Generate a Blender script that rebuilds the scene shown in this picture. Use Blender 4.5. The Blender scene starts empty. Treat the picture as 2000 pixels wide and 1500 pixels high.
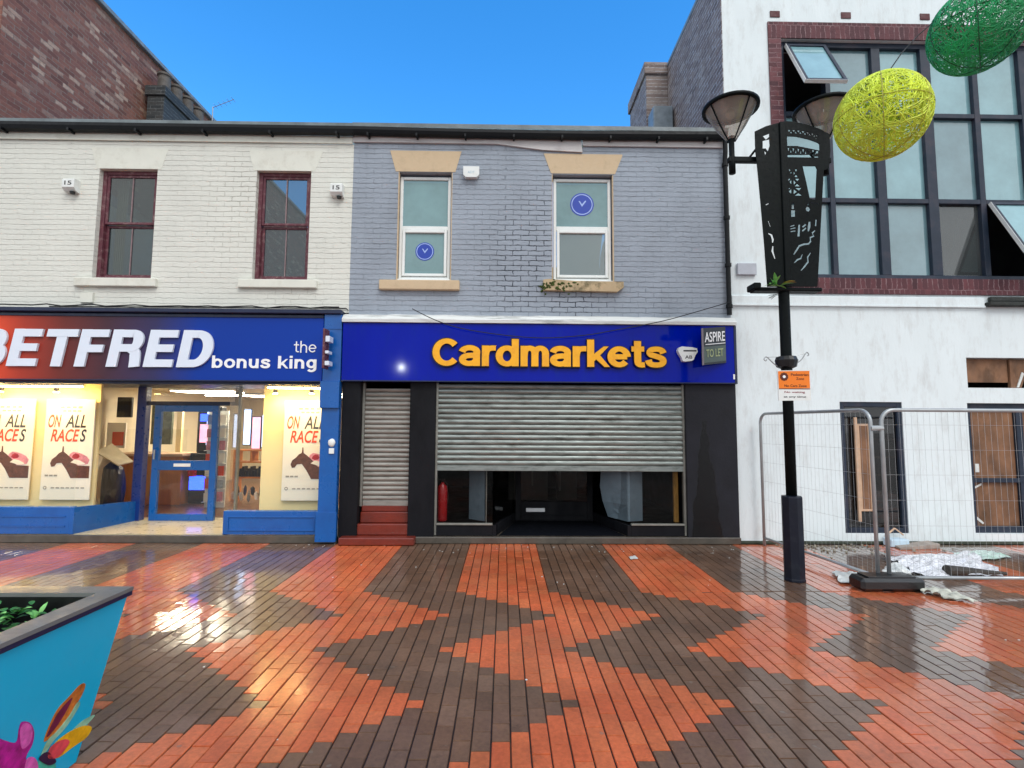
import bpy, bmesh, math, random
from mathutils import Vector, Matrix
R_ = math.radians
SC = bpy.context.scene
COL = SC.collection
RNG = random.Random(7)

# ------------------------------------------------------------------ camera
CAM = Vector((0, -7.2, 1.6))
cam_d = bpy.data.cameras.new('camera'); cam_d.lens = 18; cam_d.sensor_width = 36
cam_d.clip_start = .05; cam_d.clip_end = 2000
cam = bpy.data.objects.new('camera', cam_d); COL.objects.link(cam); SC.camera = cam
CR = Matrix.Rotation(R_(-.86), 3, 'Z') @ Matrix.Rotation(R_(94.7), 3, 'X') @ Matrix.Rotation(R_(.33), 3, 'Z')
cam.matrix_world = Matrix.Translation(CAM) @ CR.to_4x4()

def at(px, py, Y):            # a point of the photograph measured on the upright plane y = Y
    d = CR @ Vector(((px - 1000) / 1000, (750 - py) / 1000, -1))
    return CAM + d * ((Y - CAM.y) / d.y)

def gnd(px, py, Z=0.0):       # the same, measured on the level plane z = Z
    d = CR @ Vector(((px - 1000) / 1000, (750 - py) / 1000, -1))
    return CAM + d * ((Z - CAM.z) / d.z)

# ------------------------------------------------------------------ world, sun, exposure
SUN_EL, SUN_AZ = 48, 155      # degrees; azimuth clockwise from +y
w = bpy.data.worlds.new('World'); SC.world = w; w.use_nodes = True
nt = w.node_tree; nt.nodes.clear()
N = nt.nodes.new; L = nt.links.new
out = N('ShaderNodeOutputWorld')
sky = N('ShaderNodeTexSky'); sky.sky_type = 'NISHITA'; sky.sun_disc = False
sky.sun_elevation = R_(SUN_EL); sky.sun_rotation = R_(SUN_AZ)
sky.air_density = 1.0; sky.dust_density = 0.2; sky.ozone_density = 2.5
hs = N('ShaderNodeHueSaturation'); hs.inputs['Saturation'].default_value = 1.36; hs.inputs['Value'].default_value = 1.6
hs.inputs['Hue'].default_value = .500
L(sky.outputs[0], hs.inputs['Color'])
bg1 = N('ShaderNodeBackground'); bg1.inputs[1].default_value = .15
L(hs.outputs[0], bg1.inputs[0])
# pale cloud cover over the half of the sky behind the street's other side
tc = N('ShaderNodeTexCoord'); sep = N('ShaderNodeSeparateXYZ'); L(tc.outputs['Generated'], sep.inputs[0])
nz = N('ShaderNodeTexNoise'); nz.inputs['Scale'].default_value = 2.2; nz.inputs['Detail'].default_value = 5
L(tc.outputs['Generated'], nz.inputs['Vector'])
ad = N('ShaderNodeMath'); ad.operation = 'MULTIPLY_ADD'; ad.inputs[1].default_value = .5
L(nz.outputs[0], ad.inputs[0]); L(sep.outputs[1], ad.inputs[2])
mr = N('ShaderNodeMapRange'); mr.inputs[1].default_value = .45; mr.inputs[2].default_value = .05
mr.inputs[3].default_value = 0; mr.inputs[4].default_value = 1; L(ad.outputs[0], mr.inputs[0])
cr = N('ShaderNodeValToRGB'); cr.color_ramp.elements[0].position = .3; cr.color_ramp.elements[1].position = .7
cr.color_ramp.elements[0].color = (.62, .70, .78, 1); cr.color_ramp.elements[1].color = (1, 1, 1, 1)
L(nz.outputs[0], cr.inputs[0])
bg2 = N('ShaderNodeBackground'); bg2.inputs[1].default_value = .95; L(cr.outputs[0], bg2.inputs[0])
mx = N('ShaderNodeMixShader'); L(mr.outputs[0], mx.inputs[0]); L(bg1.outputs[0], mx.inputs[1]); L(bg2.outputs[0], mx.inputs[2])
L(mx.outputs[0], out.inputs[0])

sd = bpy.data.lights.new('sun', 'SUN'); sd.energy = 1.0; sd.angle = R_(25); sd.color = (1, .97, .93)
so = bpy.data.objects.new('sun', sd); COL.objects.link(so)
sdir = Vector((math.sin(R_(SUN_AZ)) * math.cos(R_(SUN_EL)), math.cos(R_(SUN_AZ)) * math.cos(R_(SUN_EL)), math.sin(R_(SUN_EL))))
so.rotation_euler = sdir.to_track_quat('Z', 'Y').to_euler(); so.location = sdir * 30
SC.view_settings.view_transform = 'Standard'; SC.view_settings.look = 'None'
SC.view_settings.exposure = 0.55; SC.view_settings.gamma = 1

# ------------------------------------------------------------------ mesh helpers
ORG = {}

class MB:
    def __init__(s): s.v = []; s.f = []
    def add(s, vs, fs):
        b = len(s.v); s.v += [tuple(v) for v in vs]; s.f += [tuple(b + i for i in f) for f in fs]; return s
    def box(s, x0, x1, y0, y1, z0, z1):
        return s.add([(x0, y0, z0), (x1, y0, z0), (x1, y1, z0), (x0, y1, z0), (x0, y0, z1), (x1, y0, z1), (x1, y1, z1), (x0, y1, z1)],
                     [(0, 3, 2, 1), (4, 5, 6, 7), (0, 1, 5, 4), (1, 2, 6, 5), (2, 3, 7, 6), (3, 0, 4, 7)])
    def bbox(s, x0, x1, y0, y1, z0, z1, b=.006):      # a box with chamfered edges
        bm = bmesh.new(); bmesh.ops.create_cube(bm, size=1)
        for v in bm.verts:
            v.co = Vector((x0 + (v.co.x + .5) * (x1 - x0), y0 + (v.co.y + .5) * (y1 - y0), z0 + (v.co.z + .5) * (z1 - z0)))
        bmesh.ops.bevel(bm, geom=bm.edges[:], offset=b, segments=1, affect='EDGES')
        bm.verts.index_update()
        s.add([v.co[:] for v in bm.verts], [[v.index for v in f.verts] for f in bm.faces]); bm.free(); return s
    def tube(s, pts, r, n=8, cap=True, r2=None):
        pts = [Vector(p) for p in pts]; m = len(pts); b = len(s.v); up0 = None
        for i, p in enumerate(pts):
            t = (pts[min(i + 1, m - 1)] - pts[max(i - 1, 0)])
            t = t.normalized() if t.length > 1e-9 else Vector((0, 0, 1))
            if up0 is None: up0 = t.orthogonal().normalized()
            u = (up0 - t * up0.dot(t)); u = u.normalized() if u.length > 1e-6 else t.orthogonal().normalized(); up0 = u
            v = t.cross(u); rr = r if r2 is None else r + (r2 - r) * i / max(1, m - 1)
            for k in range(n):
                a = 2 * math.pi * k / n; q = p + (u * math.cos(a) + v * math.sin(a)) * rr; s.v.append(tuple(q))
        for i in range(m - 1):
            for k in range(n):
                s.f.append((b + i * n + k, b + i * n + (k + 1) % n, b + (i + 1) * n + (k + 1) % n, b + (i + 1) * n + k))
        if cap:
            s.f.append(tuple(b + k for k in reversed(range(n)))); s.f.append(tuple(b + (m - 1) * n + k for k in range(n)))
        return s
    def lathe(s, cx, cy, prof, n=24, closed=False):   # prof: (radius, z)
        b = len(s.v)
        for r, z in prof:
            for k in range(n):
                a = 2 * math.pi * k / n; s.v.append((cx + r * math.cos(a), cy + r * math.sin(a), z))
        for i in range(len(prof) - 1):
            for k in range(n):
                s.f.append((b + i * n + k, b + i * n + (k + 1) % n, b + (i + 1) * n + (k + 1) % n, b + (i + 1) * n + k))
        if not closed:
            s.f.append(tuple(b + k for k in reversed(range(n)))); s.f.append(tuple(b + (len(prof) - 1) * n + k for k in range(n)))
        return s
    def prism(s, poly, y0, y1):                       # poly of (x, z), extruded along y
        n = len(poly); b = len(s.v)
        s.v += [(x, y0, z) for x, z in poly] + [(x, y1, z) for x, z in poly]
        s.f.append(tuple(b + i for i in range(n))); s.f.append(tuple(b + n + i for i in reversed(range(n))))
        for i in range(n): s.f.append((b + i, b + n + i, b + n + (i + 1) % n, b + (i + 1) % n))
        return s
    def prismx(s, poly, x0, x1):                      # poly of (y, z), extruded along x
        n = len(poly); b = len(s.v)
        s.v += [(x0, y, z) for y, z in poly] + [(x1, y, z) for y, z in poly]
        s.f.append(tuple(b + i for i in range(n))); s.f.append(tuple(b + n + i for i in reversed(range(n))))
        for i in range(n): s.f.append((b + i, b + n + i, b + n + (i + 1) % n, b + (i + 1) % n))
        return s
    def blob(s, c, rad, sub=2, amp=.15, seed=0, sq=1.0):
        bm = bmesh.new(); bmesh.ops.create_icosphere(bm, subdivisions=sub, radius=1); rg = random.Random(seed)
        ph = [rg.uniform(0, 6) for _ in range(6)]
        for v in bm.verts:
            d = v.co.copy(); k = 1 + amp * (math.sin(d.x * 4 + ph[0]) + math.sin(d.y * 5 + ph[1]) + math.sin(d.z * 4 + ph[2]) + .6 * math.sin(d.x * 11 + d.y * 9 + ph[3])) / 2
            v.co = Vector((c[0] + d.x * rad[0] * k, c[1] + d.y * rad[1] * k, c[2] + d.z * rad[2] * k))
        bm.verts.index_update(); s.add([v.co[:] for v in bm.verts], [[v.index for v in f.verts] for f in bm.faces]); bm.free(); return s
    def build(s, name, mat, parent=None, smooth=False, label=None, org=None, fixn=True):
        me = bpy.data.meshes.new(name)
        if parent is not None: o0 = ORG[parent.name]
        elif org is not None: o0 = Vector(org)
        else:
            xs = [v[0] for v in s.v]; ys = [v[1] for v in s.v]; zs = [v[2] for v in s.v]
            o0 = Vector(((min(xs) + max(xs)) / 2, (min(ys) + max(ys)) / 2, min(zs)))
        me.from_pydata([(v[0] - o0.x, v[1] - o0.y, v[2] - o0.z) for v in s.v], [], s.f)
        if fixn:
            bm = bmesh.new(); bm.from_mesh(me); bmesh.ops.recalc_face_normals(bm, faces=bm.faces[:]); bm.to_mesh(me); bm.free()
        if mat: me.materials.append(mat)
        if smooth: me.polygons.foreach_set('use_smooth', [True] * len(me.polygons))
        o = bpy.data.objects.new(name, me); COL.objects.link(o); ORG[o.name] = o0
        if parent is not None: o.parent = parent
        else: o.location = o0
        if label: o['label'] = label
        return o

def tag(o, label=None, cat=None, group=None, kind=None):
    if label: o['label'] = label
    if cat: o['category'] = cat
    if group: o['group'] = group
    if kind: o['kind'] = kind
    return o

def thing(name, loc, label, cat, group=None):
    o = bpy.data.objects.new(name, None); COL.objects.link(o); o.location = loc; o.empty_display_size = .2
    ORG[o.name] = Vector(loc); return tag(o, label, cat, group)

def copy_thing(root, delta, label):
    def cp(o, par):
        c = o.copy(); COL.objects.link(c); ORG[c.name] = ORG[o.name] + Vector(delta)
        if par is not None: c.parent = par
        for ch in list(o.children): cp(ch, c)
        return c
    r = cp(root, None); r.location = root.location + Vector(delta); r['label'] = label; return r

def arcp(cx, cy, rx, ry, a0, a1, n=14):
    return [(cx + rx * math.cos(R_(a0 + (a1 - a0) * k / n)), cy + ry * math.sin(R_(a0 + (a1 - a0) * k / n))) for k in range(n + 1)]
def cat(pts, n=4):
    out = []
    for i in range(len(pts) - 1):
        P = [pts[max(i - 1, 0)], pts[i], pts[i + 1], pts[min(i + 2, len(pts) - 1)]]
        for k in range(n):
            t = k / n; out.append(tuple(.5 * (2 * P[1][q] + (P[2][q] - P[0][q]) * t + (2 * P[0][q] - 5 * P[1][q] + 4 * P[2][q] - P[3][q]) * t * t + (3 * P[1][q] - P[0][q] - 3 * P[2][q] + P[3][q]) * t ** 3) for q in (0, 1)))
    return out + [pts[-1]]
GLY = {  # heavy sans letters as pen strokes: advance, strokes, clamp height
 'C': (66, [arcp(34, 36, 26, 29.5, 40, 320, 26)], None),
 'a': (55, [[(7, 37)] + arcp(25, 37, 17.5, 11, 160, 0) + [(42, 30), (42, 0)], [(42, 27), (30, 28)] + arcp(24, 17, 16, 10.5, 90, 270) + [(33, 7.5), (42, 15)]], None),
 'r': (37, [[(10, 0), (10, 54)], cat([(10, 28), (12, 38), (17, 45), (25, 47.5), (35, 47.5)])], None),
 'd': (60, [arcp(27, 27, 19, 21, 0, 360, 26), [(47, 0), (47, 72)]], None),
 'm': (75, [[(10, 0), (10, 54)], [(10, 26)] + arcp(23.5, 34, 12.8, 14, 180, 0) + [(36.3, 0)], [(36.3, 26)] + arcp(49.5, 34, 12.8, 14, 180, 0) + [(62.3, 0)]], None),
 'k': (53, [[(10, 0), (10, 72)], [(10, 17), (48, 62)], [(20, 34), (50, -8)]], (2, 54)),
 'e': (57, [arcp(28, 27, 20, 21, 0, 322, 26), [(9, 27), (47.5, 27)]], None),
 't': (39, [[(18, 69), (18, 20)] + cat([(18, 20), (19, 11), (24, 6.5), (35, 6.5)]), [(3, 48), (34, 48)]], None),
 's': (52, [cat([(43.5, 37), (40, 44), (33, 47.5), (24, 48), (15, 46), (10.5, 39.5), (14, 33), (24, 29.5), (34, 26), (41.5, 21), (42, 13), (36, 7.5), (25, 6), (15, 7.5), (9, 12), (6.5, 19)])], None),
 'b': (60, [[(10, 0), (10, 72)], arcp(31, 27, 19, 21, 0, 360, 26)], None),
 'o': (58, [arcp(29, 27, 21, 21, 0, 360, 26)], None),
 'n': (57, [[(10, 0), (10, 54)], [(10, 24)] + arcp(28, 31, 17, 17, 180, 0) + [(45, 0)]], None),
 'u': (57, [[(45, 54), (45, 0)], [(10, 54)] + arcp(27, 23, 17, 17, 180, 360) + [(44, 30)]], None),
 'h': (57, [[(10, 0), (10, 72)], [(10, 24)] + arcp(28, 31, 17, 17, 180, 0) + [(45, 0)]], None),
 'i': (22, [[(11, 0), (11, 54)], [(11, 61), (11, 73)]], None),
 'g': (60, [arcp(27, 28, 18, 20, 0, 360, 26), [(46, 54), (46, 2)] + arcp(28, 1, 18, 15, 0, -150)], None),
 ' ': (26, [], None),
 'B': (67, [[(11, 0), (11, 72)], [(2, 64.5), (40, 64.5)] + arcp(40, 51.5, 11, 13, 90, -90) + [(12, 38.5)], [(12, 37), (43, 37)] + arcp(43, 22.2, 13, 14.8, 90, -90) + [(2, 7.4)]], None),
 'E': (61, [[(11, 0), (11, 72)], [(2, 64.5), (57, 64.5)], [(4, 36.5), (53, 36.5)], [(2, 7.5), (58, 7.5)]], None),
 'T': (62, [[(1, 64.5), (62, 64.5)], [(31.5, 0), (31.5, 71)]], None),
 'F': (58, [[(11, 0), (11, 72)], [(2, 64.5), (56, 64.5)], [(4, 35), (50, 35)]], None),
 'R': (68, [[(11, 0), (11, 72)], [(2, 64.5), (42, 64.5)] + arcp(42, 50.5, 12, 14, 90, -90) + [(12, 36.5)], cat([(40, 36), (50, 30), (54, 18), (56, 0)])], None),
 'D': (68, [[(11, 0), (11, 72)], [(2, 64.5), (32, 64.5)] + arcp(32, 36, 24, 28.5, 90, -90, 20) + [(2, 7.5)]], None)}
def heavy(txt, x0, x1, z0, z1, y, depth, wx, wy, shear=0.0, track=0.0, grow=0.0):
    """raised letters from swept pen strokes; crossing strokes stand a hair proud of each other"""
    quads = []; X = 0; li = 0
    for ch in txt:
        adv, strokes, clamp = GLY[ch]
        for si, st in enumerate(strokes):
            L_, R2 = [], []
            for i, p in enumerate(st):
                a, b_ = st[max(i - 1, 0)], st[min(i + 1, len(st) - 1)]
                if len(st) > 8 and st[0] == st[-1] and i in (0, len(st) - 1): a, b_ = st[-2], st[1]
                dx, dy = b_[0] - a[0], b_[1] - a[1]; n_ = math.hypot(dx, dy) or 1; nx, ny = -dy / n_, dx / n_; h = math.hypot(nx * wx, ny * wy) / 2 + grow
                e = grow if i in (0, len(st) - 1) else 0; sg_ = -1 if i == 0 else 1; px, py = p[0] + dx / n_ * e * sg_, p[1] + dy / n_ * e * sg_
                for lst, q in ((L_, 1), (R2, -1)):
                    qx, qy = px + nx * h * q, py + ny * h * q
                    if clamp and si > 0: qy = min(max(qy, -grow), clamp[1] + grow)
                    lst.append((X + qx, qy))
            quads.append((L_, R2, (li * 3 + si) % 7))
        X += adv + track; li += 1
    allp = [(p[0] + p[1] * shear, p[1]) for L_, R2, k in quads for p in L_ + R2]
    ax, bx = min(p[0] for p in allp), max(p[0] for p in allp); ay, by = min(p[1] for p in allp), max(p[1] for p in allp)
    def F(p): return (x0 + (p[0] + p[1] * shear - ax) / (bx - ax) * (x1 - x0), z0 + (p[1] - ay) / (by - ay) * (z1 - z0))
    m = MB()
    for L_, R2, k in quads:
        yf = y - depth - k * .0004; n = len(L_); b = len(m.v)
        for lst in (L_, R2):
            for p in lst: x, z = F(p); m.v += [(x, yf, z), (x, y, z)]
        l = lambda i, bk: b + 2 * i + bk
        rr = lambda i, bk: b + 2 * n + 2 * i + bk
        for i in range(n - 1):
            m.f += [(l(i, 0), l(i + 1, 0), rr(i + 1, 0), rr(i, 0)), (l(i, 0), l(i, 1), l(i + 1, 1), l(i + 1, 0)), (rr(i, 0), rr(i + 1, 0), rr(i + 1, 1), rr(i, 1))]
        m.f += [(l(0, 0), rr(0, 0), rr(0, 1), l(0, 1)), (l(n - 1, 0), l(n - 1, 1), rr(n - 1, 1), rr(n - 1, 0))]
    return m

def textmesh(txt, x0, x1, z0, z1, y, depth=.02, off=0.0, shear=0.0, mb=None, fn=None, space=1.0, bev=0.0):
    cu = bpy.data.curves.new('t', 'FONT'); cu.body = txt; cu.offset = off; cu.shear = shear; cu.extrude = .05
    cu.space_character = space; cu.resolution_u = 6
    o = bpy.data.objects.new('t', cu); COL.objects.link(o)
    dg = bpy.context.evaluated_depsgraph_get(); dg.update()
    me = bpy.data.meshes.new_from_object(o.evaluated_get(dg))
    vs = [v.co.copy() for v in me.vertices]; fs = [tuple(p.vertices) for p in me.polygons]
    bpy.data.objects.remove(o); bpy.data.curves.remove(cu); bpy.data.meshes.remove(me)
    ax, bx = min(v.x for v in vs), max(v.x for v in vs); ay, by = min(v.y for v in vs), max(v.y for v in vs)
    res = []
    for v in vs:
        X = x0 + (v.x - ax) / (bx - ax) * (x1 - x0); Z = z0 + (v.y - ay) / (by - ay) * (z1 - z0)
        Yv = y - (depth if v.z > 0 else 0)
        res.append(fn(X, Yv, Z) if fn else (X, Yv, Z))
    mb = mb or MB(); mb.add(res, fs); return mb

def plate(outer, holes, y0, y1, fn=None):             # flat plate with real cut-outs: lists of (x, z)
    cu = bpy.data.curves.new('p', 'CURVE'); cu.dimensions = '2D'; cu.fill_mode = 'BOTH'; cu.extrude = .05
    for poly in [outer] + holes:
        sp = cu.splines.new('POLY'); sp.points.add(len(poly) - 1)
        for i, (x, z) in enumerate(poly): sp.points[i].co = (x, z, 0, 1)
        sp.use_cyclic_u = True
    o = bpy.data.objects.new('p', cu); COL.objects.link(o)
    dg = bpy.context.evaluated_depsgraph_get(); dg.update()
    me = bpy.data.meshes.new_from_object(o.evaluated_get(dg))
    vs = [(v.co.x, y0 if v.co.z > 0 else y1, v.co.y) for v in me.vertices]
    if fn: vs = [fn(*v) for v in vs]
    mb = MB().add(vs, [tuple(p.vertices) for p in me.polygons])
    bpy.data.objects.remove(o); bpy.data.curves.remove(cu); bpy.data.meshes.remove(me)
    return mb

def wall(x0, x1, z0, z1, y0, y1, holes):              # wall slab with rectangular openings (x0,x1,z0,z1)
    xs = sorted({x0, x1, *[h[0] for h in holes], *[h[1] for h in holes]}); zs = sorted({z0, z1, *[h[2] for h in holes], *[h[3] for h in holes]})
    xs = [x for x in xs if x0 <= x <= x1]; zs = [z for z in zs if z0 <= z <= z1]
    m = MB(); idx = {}
    def V(x, y, z):
        k = (x, y, z)
        if k not in idx: idx[k] = len(m.v); m.v.append(k)
        return idx[k]
    def solid(i, k):
        if i < 0 or k < 0 or i >= len(xs) - 1 or k >= len(zs) - 1: return False
        cx = (xs[i] + xs[i + 1]) / 2; cz = (zs[k] + zs[k + 1]) / 2
        return not any(h[0] < cx < h[1] and h[2] < cz < h[3] for h in holes)
    for i in range(len(xs) - 1):
        for k in range(len(zs) - 1):
            if not solid(i, k): continue
            a, b, c, d = xs[i], xs[i + 1], zs[k], zs[k + 1]
            m.f.append((V(a, y0, c), V(b, y0, c), V(b, y0, d), V(a, y0, d)))
            m.f.append((V(a, y1, d), V(b, y1, d), V(b, y1, c), V(a, y1, c)))
            if not solid(i - 1, k): m.f.append((V(a, y0, c), V(a, y0, d), V(a, y1, d), V(a, y1, c)))
            if not solid(i + 1, k): m.f.append((V(b, y0, d), V(b, y0, c), V(b, y1, c), V(b, y1, d)))
            if not solid(i, k - 1): m.f.append((V(b, y0, c), V(a, y0, c), V(a, y1, c), V(b, y1, c)))
            if not solid(i, k + 1): m.f.append((V(a, y0, d), V(b, y0, d), V(b, y1, d), V(a, y1, d)))
    return m

def frame(m, x0, x1, z0, z1, y0, y1, t, b=.004):      # rectangular frame of thickness t (bars butt end to end)
    m.bbox(x0, x0 + t, y0, y1, z0, z1, b); m.bbox(x1 - t, x1, y0, y1, z0, z1, b)
    m.bbox(x0 + t, x1 - t, y0 + .001, y1, z1 - t, z1, b); m.bbox(x0 + t, x1 - t, y0 + .001, y1, z0, z0 + t, b); return m

# ------------------------------------------------------------------ materials
MATS = {}
def rgb(h):                                            # '#rrggbb' -> linear
    c = [int(h[i:i + 2], 16) / 255 for i in (1, 3, 5)]
    return tuple(x / 12.92 if x <= .04045 else ((x + .055) / 1.055) ** 2.4 for x in c) + (1,)

class NT:
    def __init__(s, name):
        s.m = bpy.data.materials.new(name); s.m.use_nodes = True; s.t = s.m.node_tree
        s.b = s.t.nodes['Principled BSDF']; s.o = s.t.nodes['Material Output']
    def n(s, t, **k):
        x = s.t.nodes.new(t)
        for a, b in k.items(): setattr(x, a, b)
        return x
    def l(s, a, b): s.t.links.new(a, b)
    def pos(s):
        return s.n('ShaderNodeNewGeometry').outputs['Position']
    def obj(s):
        return s.n('ShaderNodeTexCoord').outputs['Object']
    def noise(s, scale, detail=4, rough=.55, vec=None, dist=0):
        x = s.n('ShaderNodeTexNoise'); x.inputs['Scale'].default_value = scale; x.inputs['Detail'].default_value = detail
        x.inputs['Roughness'].default_value = rough; x.inputs['Distortion'].default_value = dist
        s.l(vec if vec is not None else s.pos(), x.inputs['Vector']); return x.outputs[0]
    def mapv(s, vec, sc=(1, 1, 1), loc=(0, 0, 0)):
        x = s.n('ShaderNodeMapping'); x.inputs['Scale'].default_value = sc; x.inputs['Location'].default_value = loc
        s.l(vec, x.inputs[0]); return x.outputs[0]
    def rng(s, v, a, b, c=0., d=1.):
        x = s.n('ShaderNodeMapRange'); s.l(v, x.inputs[0])
        for i, q in enumerate((a, b, c, d)): x.inputs[1 + i].default_value = q
        return x.outputs[0]
    def math(s, op, a, b=None, clamp=False):
        x = s.n('ShaderNodeMath', operation=op); x.use_clamp = clamp
        for i, q in enumerate((a, b)):
            if q is None: continue
            if isinstance(q, (int, float)): x.inputs[i].default_value = q
            else: s.l(q, x.inputs[i])
        return x.outputs[0]
    def mix(s, f, a, b, mode='MIX'):
        x = s.n('ShaderNodeMix', data_type='RGBA', blend_type=mode)
        for i, q in ((0, f), (6, a), (7, b)):
            if isinstance(q, (int, float)): x.inputs[i].default_value = q
            elif isinstance(q, tuple): x.inputs[i].default_value = q
            else: s.l(q, x.inputs[i])
        return x.outputs[2]
    def bump(s, h, st, dist, prev=None):
        x = s.n('ShaderNodeBump'); x.inputs['Strength'].default_value = st; x.inputs['Distance'].default_value = dist
        s.l(h, x.inputs['Height'])
        if prev is not None: s.l(prev, x.inputs['Normal'])
        return x.outputs[0]
    def set(s, **k):
        for a, b in k.items():
            i = s.b.inputs[a.replace('_', ' ')]
            if hasattr(b, 'links') or hasattr(b, 'is_linked'): s.l(b, i)
            else: i.default_value = b
        return s

def mat(name, col, rough=.5, metal=0., var=.12, vs=5., bump=0., bs=60., coat=0., dirt=None, dirts=3., dirta=.5, emit=None, es=0., spec=.5, wear=None, stretch=(1, 1, 1)):
    if name in MATS: return MATS[name]
    t = NT(name); c = rgb(col) if isinstance(col, str) else tuple(col) + ((1,) if len(col) == 3 else ())
    p = t.mapv(t.pos(), stretch)
    n1 = t.noise(vs, 5, .6, p); k = t.rng(n1, .3, .7, 1 - var, 1 + var)
    cc = t.n('ShaderNodeVectorMath', operation='SCALE'); cc.inputs[0].default_value = c[:3]; t.l(k, cc.inputs['Scale']); colo = cc.outputs[0]
    if dirt:
        n2 = t.noise(dirts, 8, .7, p); f = t.rng(n2, .5, .72, 0, dirta); colo = t.mix(f, colo, rgb(dirt))
    t.l(colo, t.b.inputs['Base Color'])
    n3 = t.noise(vs * 3, 4, .6, p); t.set(Roughness=t.rng(n3, .3, .7, max(.02, rough * .8), min(1, rough * 1.25)), Metallic=metal, Coat_Weight=coat)
    t.b.inputs['Specular IOR Level'].default_value = spec; t.b.inputs['Coat Roughness'].default_value = .08
    if bump: t.set(Normal=t.bump(t.noise(bs, 5, .65, p), bump, .01))
    if emit: t.b.inputs['Emission Color'].default_value = rgb(emit); t.b.inputs['Emission Strength'].default_value = es
    MATS[name] = t.m; return t.m

def brick_mat(name, paint, axis='x', paintvar=.06, mort=.35, lift=.6, stains=(), var=None, bw=.225, rh=.075, bmp=.8, joint=None, grime='#4a4a40', rough=.75):
    """brickwork, painted over or bare; stains = (x, y, z, radius, amount) where paint is worn and joints are open"""
    t = NT(name); g = t.pos(); s = t.n('ShaderNodeSeparateXYZ'); t.l(g, s.inputs[0])
    wob = t.noise(3.0, 3); wv = t.math('ADD', t.rng(wob, 0, 1, -.012, .012), t.rng(t.noise(9, 4, .7), .3, .7, -.007, .007)); wx = t.rng(t.noise(7, 4, .7), .3, .7, -.014, .014)
    cb = t.n('ShaderNodeCombineXYZ'); t.l(t.math('ADD', s.outputs[0 if axis == 'x' else 1], wx), cb.inputs[0]); t.l(t.math('ADD', s.outputs[2], wv), cb.inputs[1])
    b = t.n('ShaderNodeTexBrick'); b.offset = .5; b.inputs['Scale'].default_value = 1; b.inputs['Brick Width'].default_value = bw; b.inputs['Row Height'].default_value = rh
    b.inputs['Mortar Size'].default_value = .007; b.inputs['Mortar Smooth'].default_value = .35
    t.l(cb.outputs[0], b.inputs['Vector'])
    b.inputs['Color1'].default_value = (0, 0, 0, 1); b.inputs['Color2'].default_value = (1, 1, 1, 1); b.inputs['Mortar'].default_value = (.5, .5, .5, 1)
    b2 = t.n('ShaderNodeTexBrick'); b2.inputs['Scale'].default_value = 1; b2.inputs['Brick Width'].default_value = 400; b2.inputs['Row Height'].default_value = rh
    b2.inputs['Mortar Size'].default_value = .008; b2.inputs['Mortar Smooth'].default_value = .6; t.l(cb.outputs[0], b2.inputs['Vector'])
    base = rgb(paint); big = t.noise(.9, 5, .6); small = t.noise(14, 6, .65)
    c = t.mix(t.rng(big, .35, .7, 0, 1), base, tuple(min(1, x * (1 - paintvar * 2)) for x in base[:3]) + (1,))
    c = t.mix(t.rng(small, .55, .75, 0, .35), c, tuple(x * .8 for x in base[:3]) + (1,))
    if var: # bare bricks: each brick its own colour
        r = t.n('ShaderNodeValToRGB'); t.l(b.outputs['Color'], r.inputs[0]); el = r.color_ramp.elements
        el[0].color = rgb(var[0]); el[1].color = rgb(var[-1])
        for i, h in enumerate(var[1:-1]): e = el.new((i + 1) / (len(var) - 1)); e.color = rgb(h)
        c = t.mix(t.rng(small, .4, .7, 0, .5), r.outputs[0], tuple(x * .6 for x in rgb(var[1])[:3]) + (1,))
    mask = None
    for (x, y, z, rad, am) in stains:
        d = t.n('ShaderNodeVectorMath', operation='DISTANCE'); t.l(g, d.inputs[0]); d.inputs[1].default_value = (x, y, z)
        q = t.rng(d.outputs['Value'], rad, rad * .25, 0, am); mask = q if mask is None else t.math('MAXIMUM', mask, q)
    jn = t.noise(6, 6, .7); jm = t.rng(jn, .42, .62, .15, 2.2)
    jf = t.math('MULTIPLY', b.outputs['Fac'], t.math('MULTIPLY', jm, mort))
    if mask is not None:
        blotch = t.rng(t.noise(5.5, 7, .75), .36, .54, 0, 1)
        jf = t.math('ADD', jf, t.math('MULTIPLY', b.outputs['Fac'], t.math('MULTIPLY', mask, blotch)), True)
        spots = t.math('MULTIPLY', mask, t.rng(t.noise(22, 6, .7), .6, .68, 0, .55)); c = t.mix(spots, c, rgb(grime))
    chips = t.rng(t.noise(11, 8, .85), .69, .73, 0, .75); c = t.mix(chips, c, rgb(grime))
    c = t.mix(jf, c, rgb(joint or grime))
    t.set(Base_Color=c, Roughness=rough)
    if var: hh = b.outputs['Fac']
    else: hh = t.math('ADD', t.math('MULTIPLY', b2.outputs['Fac'], t.rng(t.noise(3.5, 5, .7), .35, .65, .25, 1.2)), t.math('MULTIPLY', b.outputs['Fac'], t.rng(t.noise(2.5, 5, .7), .4, .65, 0, .6)))
    h = t.math('SUBTRACT', t.math('MULTIPLY', t.noise(16, 6, .7, t.mapv(g, (1, 1, 2.2))), 1.1), hh)
    t.set(Normal=t.bump(h, bmp, .012)); MATS[name] = t.m; return t.m

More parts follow.
